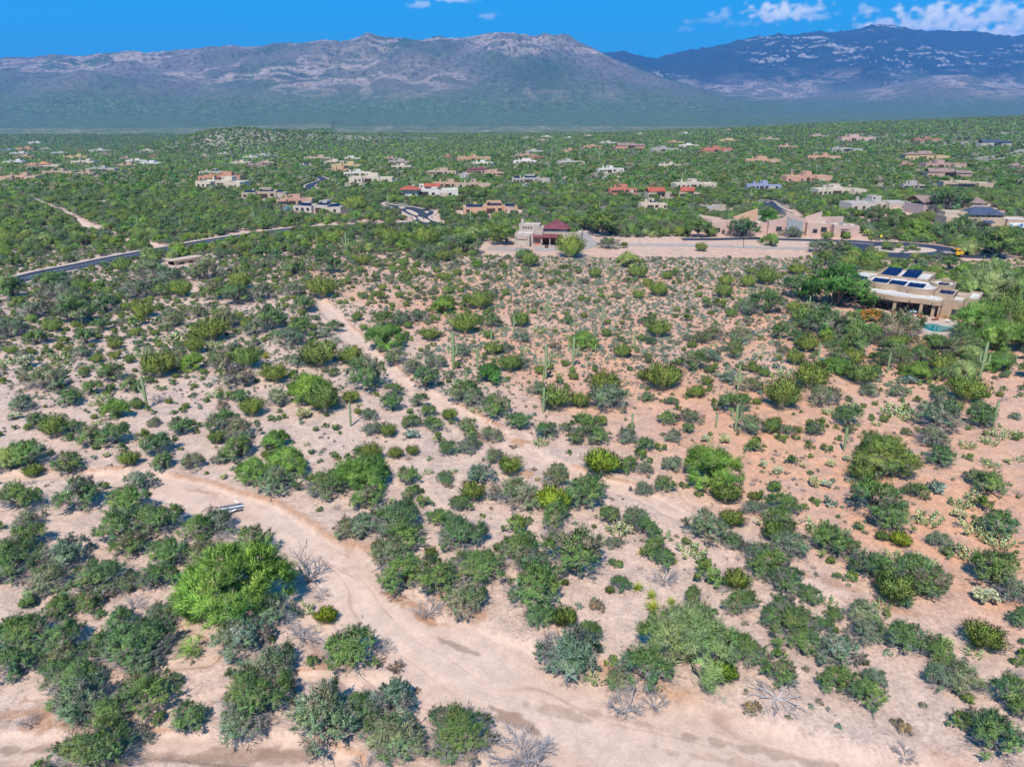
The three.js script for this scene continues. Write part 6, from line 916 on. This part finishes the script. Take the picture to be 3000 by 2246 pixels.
// ---------------------------------------------------------------- what grows between
const rs = rng(991);
function belt(d0, d1, tries, f) {
  for (let k = 0; k < tries; k++) {
    const d = Math.sqrt(lerp(d0 * d0, d1 * d1, rs())), x = (rs() * 2 - 1) * (d * 0.80 + 26), s = seen(x, land(x, -d), -d);
    if (s.sx < -60 || s.sx > 3060 || s.sy > 2420) continue;
    f(x, -d, s.sx, s.sy);
  }
}
const open = (x, z, R) => { const w = washAt(x, z); if (R > .9) for (let k = 3; k < (R > 1.5 ? 27 : 18); k += 3.5) if (roadAt(x, z - k) < 0.3 && (Math.floor(x * 0.37) * 7 + Math.floor(z * .2) * 3) % 13 > 0) return false; return !(w.t < 2 && wt(w, x, z) < 1.0 + R / (w.r ?? 9) * 0.6) && roadAt(x, z) > 1.2 + R * 0.85; };
// cleared ground beside the gravel drive and the middle house
const bare2 = (sx, sy, R) => (sx > 1735 && sx < 2385 && ((sy > 696 && sy < 756) || (sy < 800 && sy > 700 && R > .9))) || (sx > 1400 && sx < 1740 && sy > 712 && sy < 752 + 30 * (R > .9));
// shrubs between the ones picked out above
belt(36, 108, 1500, (x, z, sx, sy) => { const R = 0.3 + 0.5 * rs(); if (rs() < 0.6 && open(x, z, R) && free(x, z, R, 0.9)) plant(['s', 'm', 's', 's', 'd', 'y'][Math.floor(rs() * 6)], x, z, R * (rs() < .2 ? 1.5 : 1), AREA(sx, sy)); });
belt(108, 262, 24000, (x, z, sx, sy) => {
  const left = 1 - sm(700, 1100, sx), east = sm(2250, 2500, sx), up = 1 - sm(690, 800, sy), brit = sm(1250, 1450, sx) * (1 - sm(2250, 2450, sx)) * sm(720, 760, sy) * (1 - sm(960, 1080, sy));
  let dens = 0.20 + 0.36 * left * (1 - sm(1000, 1300, sy) * 0.8) + 0.7 * up + 0.75 * east * (1 - sm(1000, 1120, sy)) + 0.22 * (1 - sm(760, 1000, sy));
  dens *= 1 - 0.6 * brit; dens *= 0.45 + 1.1 * noise(x * 0.05 + 70, z * 0.05);
  if (rs() > dens) return;
  const big = Math.max(up, east) > rs() * 1.4, R = big ? 1.4 + 1.7 * rs() : 0.5 + 1.2 * rs() * rs();
  if (bare2(sx, sy, R)) return; if (!open(x, z, R) || !free(x, z, R, big ? 0.7 : 0.82)) return;
  const q = rs(), k = big ? (q < .3 ? 'm' : q < .5 ? 'p' : q < .62 ? 't' : q < .74 ? 'q' : q < .88 ? 'y' : 'n') : left > .5 ? (q < .42 ? 'm' : q < .58 ? 'g' : q < .82 ? 'y' : 's') : (q < .3 ? 'm' : q < .52 ? 'g' : q < .86 ? 'y' : 's');
  plant(k, x, z, R, AREA(sx, sy));
});
// low silver brittlebush, bursage and cactus
belt(36, 108, 2600, (x, z, sx, sy) => { const q = rs(), k = q < .16 ? 'b' : q < .9 ? 'u' : q < .95 ? 'c' : 'h', R = k === 'u' ? .14 + .24 * rs() : k === 'b' ? .25 + .2 * rs() : .4 + .4 * rs(); if (noise(x * .12, z * .12) > .45 && open(x, z, R) && free(x, z, R, .95)) plant(k, x, z, R, AREA(sx, sy)); });
belt(100, 262, 90000, (x, z, sx, sy) => {
  const brit = sm(1180, 1420, sx) * (1 - sm(2300, 2480, sx)) * sm(715, 745, sy) * (1 - sm(960, 1150, sy)), q = rs();
  const dens = (0.42 + 0.2 * (sx < 1000 ? 1 : 0) + 1.1 * brit) * (0.25 + 1.35 * sm(.3, .7, fbm(x * 0.11, z * 0.11, 2))); if (rs() > dens || bare2(sx, sy, .4)) return;
  const k = q < (brit > .4 ? .74 : .34) ? 'b' : q < .96 ? 'u' : rs() < .7 ? 'c' : 'h', R = k === 'u' ? .16 + .34 * rs() * rs() : k === 'b' ? .22 + .6 * rs() * rs() : .5 + .5 * rs();
  if (open(x, z, R) && free(x, z, R, .9)) plant(k, x, z, R, AREA(sx, sy));
});
// beyond the near flats: a closed cover of trees and bushes, singly built while they can be told apart
const lowP = [[C.mesq, 2.2, 1.9], [C.mesq, 2.6, 2.3], [C.palo, 2.8, 2.9], [C.creo, 2.0, 1.9], [C.grey, 2.1, 1.7], [C.dark, 2.6, 2.8], [C.mesq, 2.4, 2.0], [C.bur, 1.5, 1.0]].map(([cols, R, H], i) => ({ R, g: shrub({ seed: 900 + i, R, H, clumps: 18, leaves: 1500, L: 0.5, w: 0.2, per: 14, c0: 0.2, c1: 0.34, cols, stems: 0.3, twigs: 10 }).all, list: [] }));
const tinyP = [[C.mesq, 2.6, 2.0], [C.palo, 2.8, 2.4], [C.grey, 2.4, 1.8], [C.creo, 2.5, 1.9]].map(([cols, R, H], i) => ({ R, g: shrub({ seed: 950 + i, R, H, clumps: 10, leaves: 260, L: 0.9, w: 0.5, per: 7, c0: 0.24, c1: 0.38, cols, stems: 0.01, twigs: 0 }).crown, list: [] }));
let single = 0;
belt(262, 430, 26000, (x, z, sx, sy) => {
  const R = 1.3 + 1.9 * rs() * (0.5 + 0.5 * rs()); if (noise(x * .03 + 9, z * .03) < .2 && rs() < .8) return; if (!open(x, z, R) || !free(x, z, R, .62)) return;
  const q = rs(), k = q < .36 ? 'm' : q < .5 ? 'p' : q < .62 ? 'y' : q < .78 ? 'g' : q < .9 ? 't' : 'n'; plant(k, x, z, R, AREA(sx, sy));
});
belt(430, 760, 90000, (x, z) => { const R = 1.5 + 2.2 * rs() * rs(); if (noise(x * .02 + 9, z * .02) < .24 && rs() < .85) return; if (!open(x, z, R) || !free(x, z, R, .6)) return; claim(x, z, R * .8); const p = lowP[Math.floor(rs() * lowP.length)]; p.list.push([x, z, R / p.R]); });
{
  for (let d = 758; d < 2500;) { const step = 4.1 + d * 0.0011; for (let x = -d * 0.80; x < d * 0.80; x += step) { const px = x + (rs() - .5) * step * 1.2, pd = d + (rs() - .5) * step * 1.2, n = fbm(px * .006 + 3, pd * .004, 3), hill = HILLS.slice(0, 4).some(([hx, hd, rx, rd]) => ((px - hx) / rx) ** 2 + ((pd - hd) / rd) ** 2 < 1), gap = sm(0.50, 0.66, n) * 0.55 + (px > 0 ? 0.14 : 0.05) + (hill ? .2 : 0); if (rs() < gap || !free(px, -pd, 2, .95)) continue; if (roadAt(px, -pd) < 1.5) continue; const p = tinyP[Math.floor(rs() * 3.4)], R = 1.4 + 2.0 * rs(); p.list.push([px, -pd, R / p.R]); } d += step; }
}
labelPlants();
const dummy = new THREE.Object3D(), tintC = new THREE.Color();
function mass(name, geo, mat, list, label, v = 0.3) {
  if (!list.length) return; const im = new THREE.InstancedMesh(geo, mat, list.length); im.name = numbered(name);
  list.forEach(([x, z, s], i) => { dummy.position.set(x, ground(x, z, false) - 0.04 * s, z); dummy.rotation.set(0, rs() * 6.283, 0); dummy.scale.set(s, s * (.85 + .3 * rs()), s); dummy.updateMatrix(); im.setMatrixAt(i, dummy.matrix); const k = 1 + (rs() - .5) * 2 * v, h = (rs() - .5) * .24; tintC.setRGB(k * (1 + h), k, k * (1 - h)); im.setColorAt(i, tintC); });
  im.castShadow = im.receiveShadow = true; scene.add(im); tag(im, label, null, null, 'stuff');
}
for (const p of lowP) mass('desert_thicket', p.g, leafM, p.list, 'thicket of desert bushes and trees between the farther houses');
for (const p of tinyP) mass('distant_scrub', p.g, leafM, p.list, 'distant desert scrub reaching to the foothills');
for (const [key, list] of Object.entries(spill)) { const [k, v] = key.split('_'); mass(KIND[k].name + '_cover', KIND[k].protos[+v].all, k === 'c' ? leafM : leafM, list, WORDS[k][2] + ' too many to count, spread over the desert', 0.2); }
// far saguaros
belt(262, 1650, 5200, (x, z, sx, sy) => { const d = -z, n = fbm(x * .004 + 20, d * .004, 2), dens = (sx > 900 ? 0.30 : 0.1) * sm(0.42, 0.6, n) * (d > 500 ? 1.3 : .55); if (rs() < dens && roadAt(x, z) > 2 && free(x, z, .5, .2)) putSaguaro([0, 0, 2, 3, 5, 0, 1][Math.floor(rs() * 7)], x, z, 4.2 + 3.4 * rs(), null, AREA(sx, sy)); });
for (let t = 0; t < SAG.length; t++) { const list = farSag.filter((q) => q[0] === t).map((q) => q.slice(1)); mass('distant_saguaros', SAG[t].all, skinM, list, 'distant saguaros dotting the scrub', 0.12); }
if (globalThis.console) console.log(JSON.stringify(counts), 'spill', Object.values(spill).reduce((a, l) => a + l.length, 0), 'low', lowP.reduce((a, p) => a + p.list.length, 0), 'tiny', tinyP.reduce((a, p) => a + p.list.length, 0), 'sag', farSag.length);
renderer.render(scene, camera);
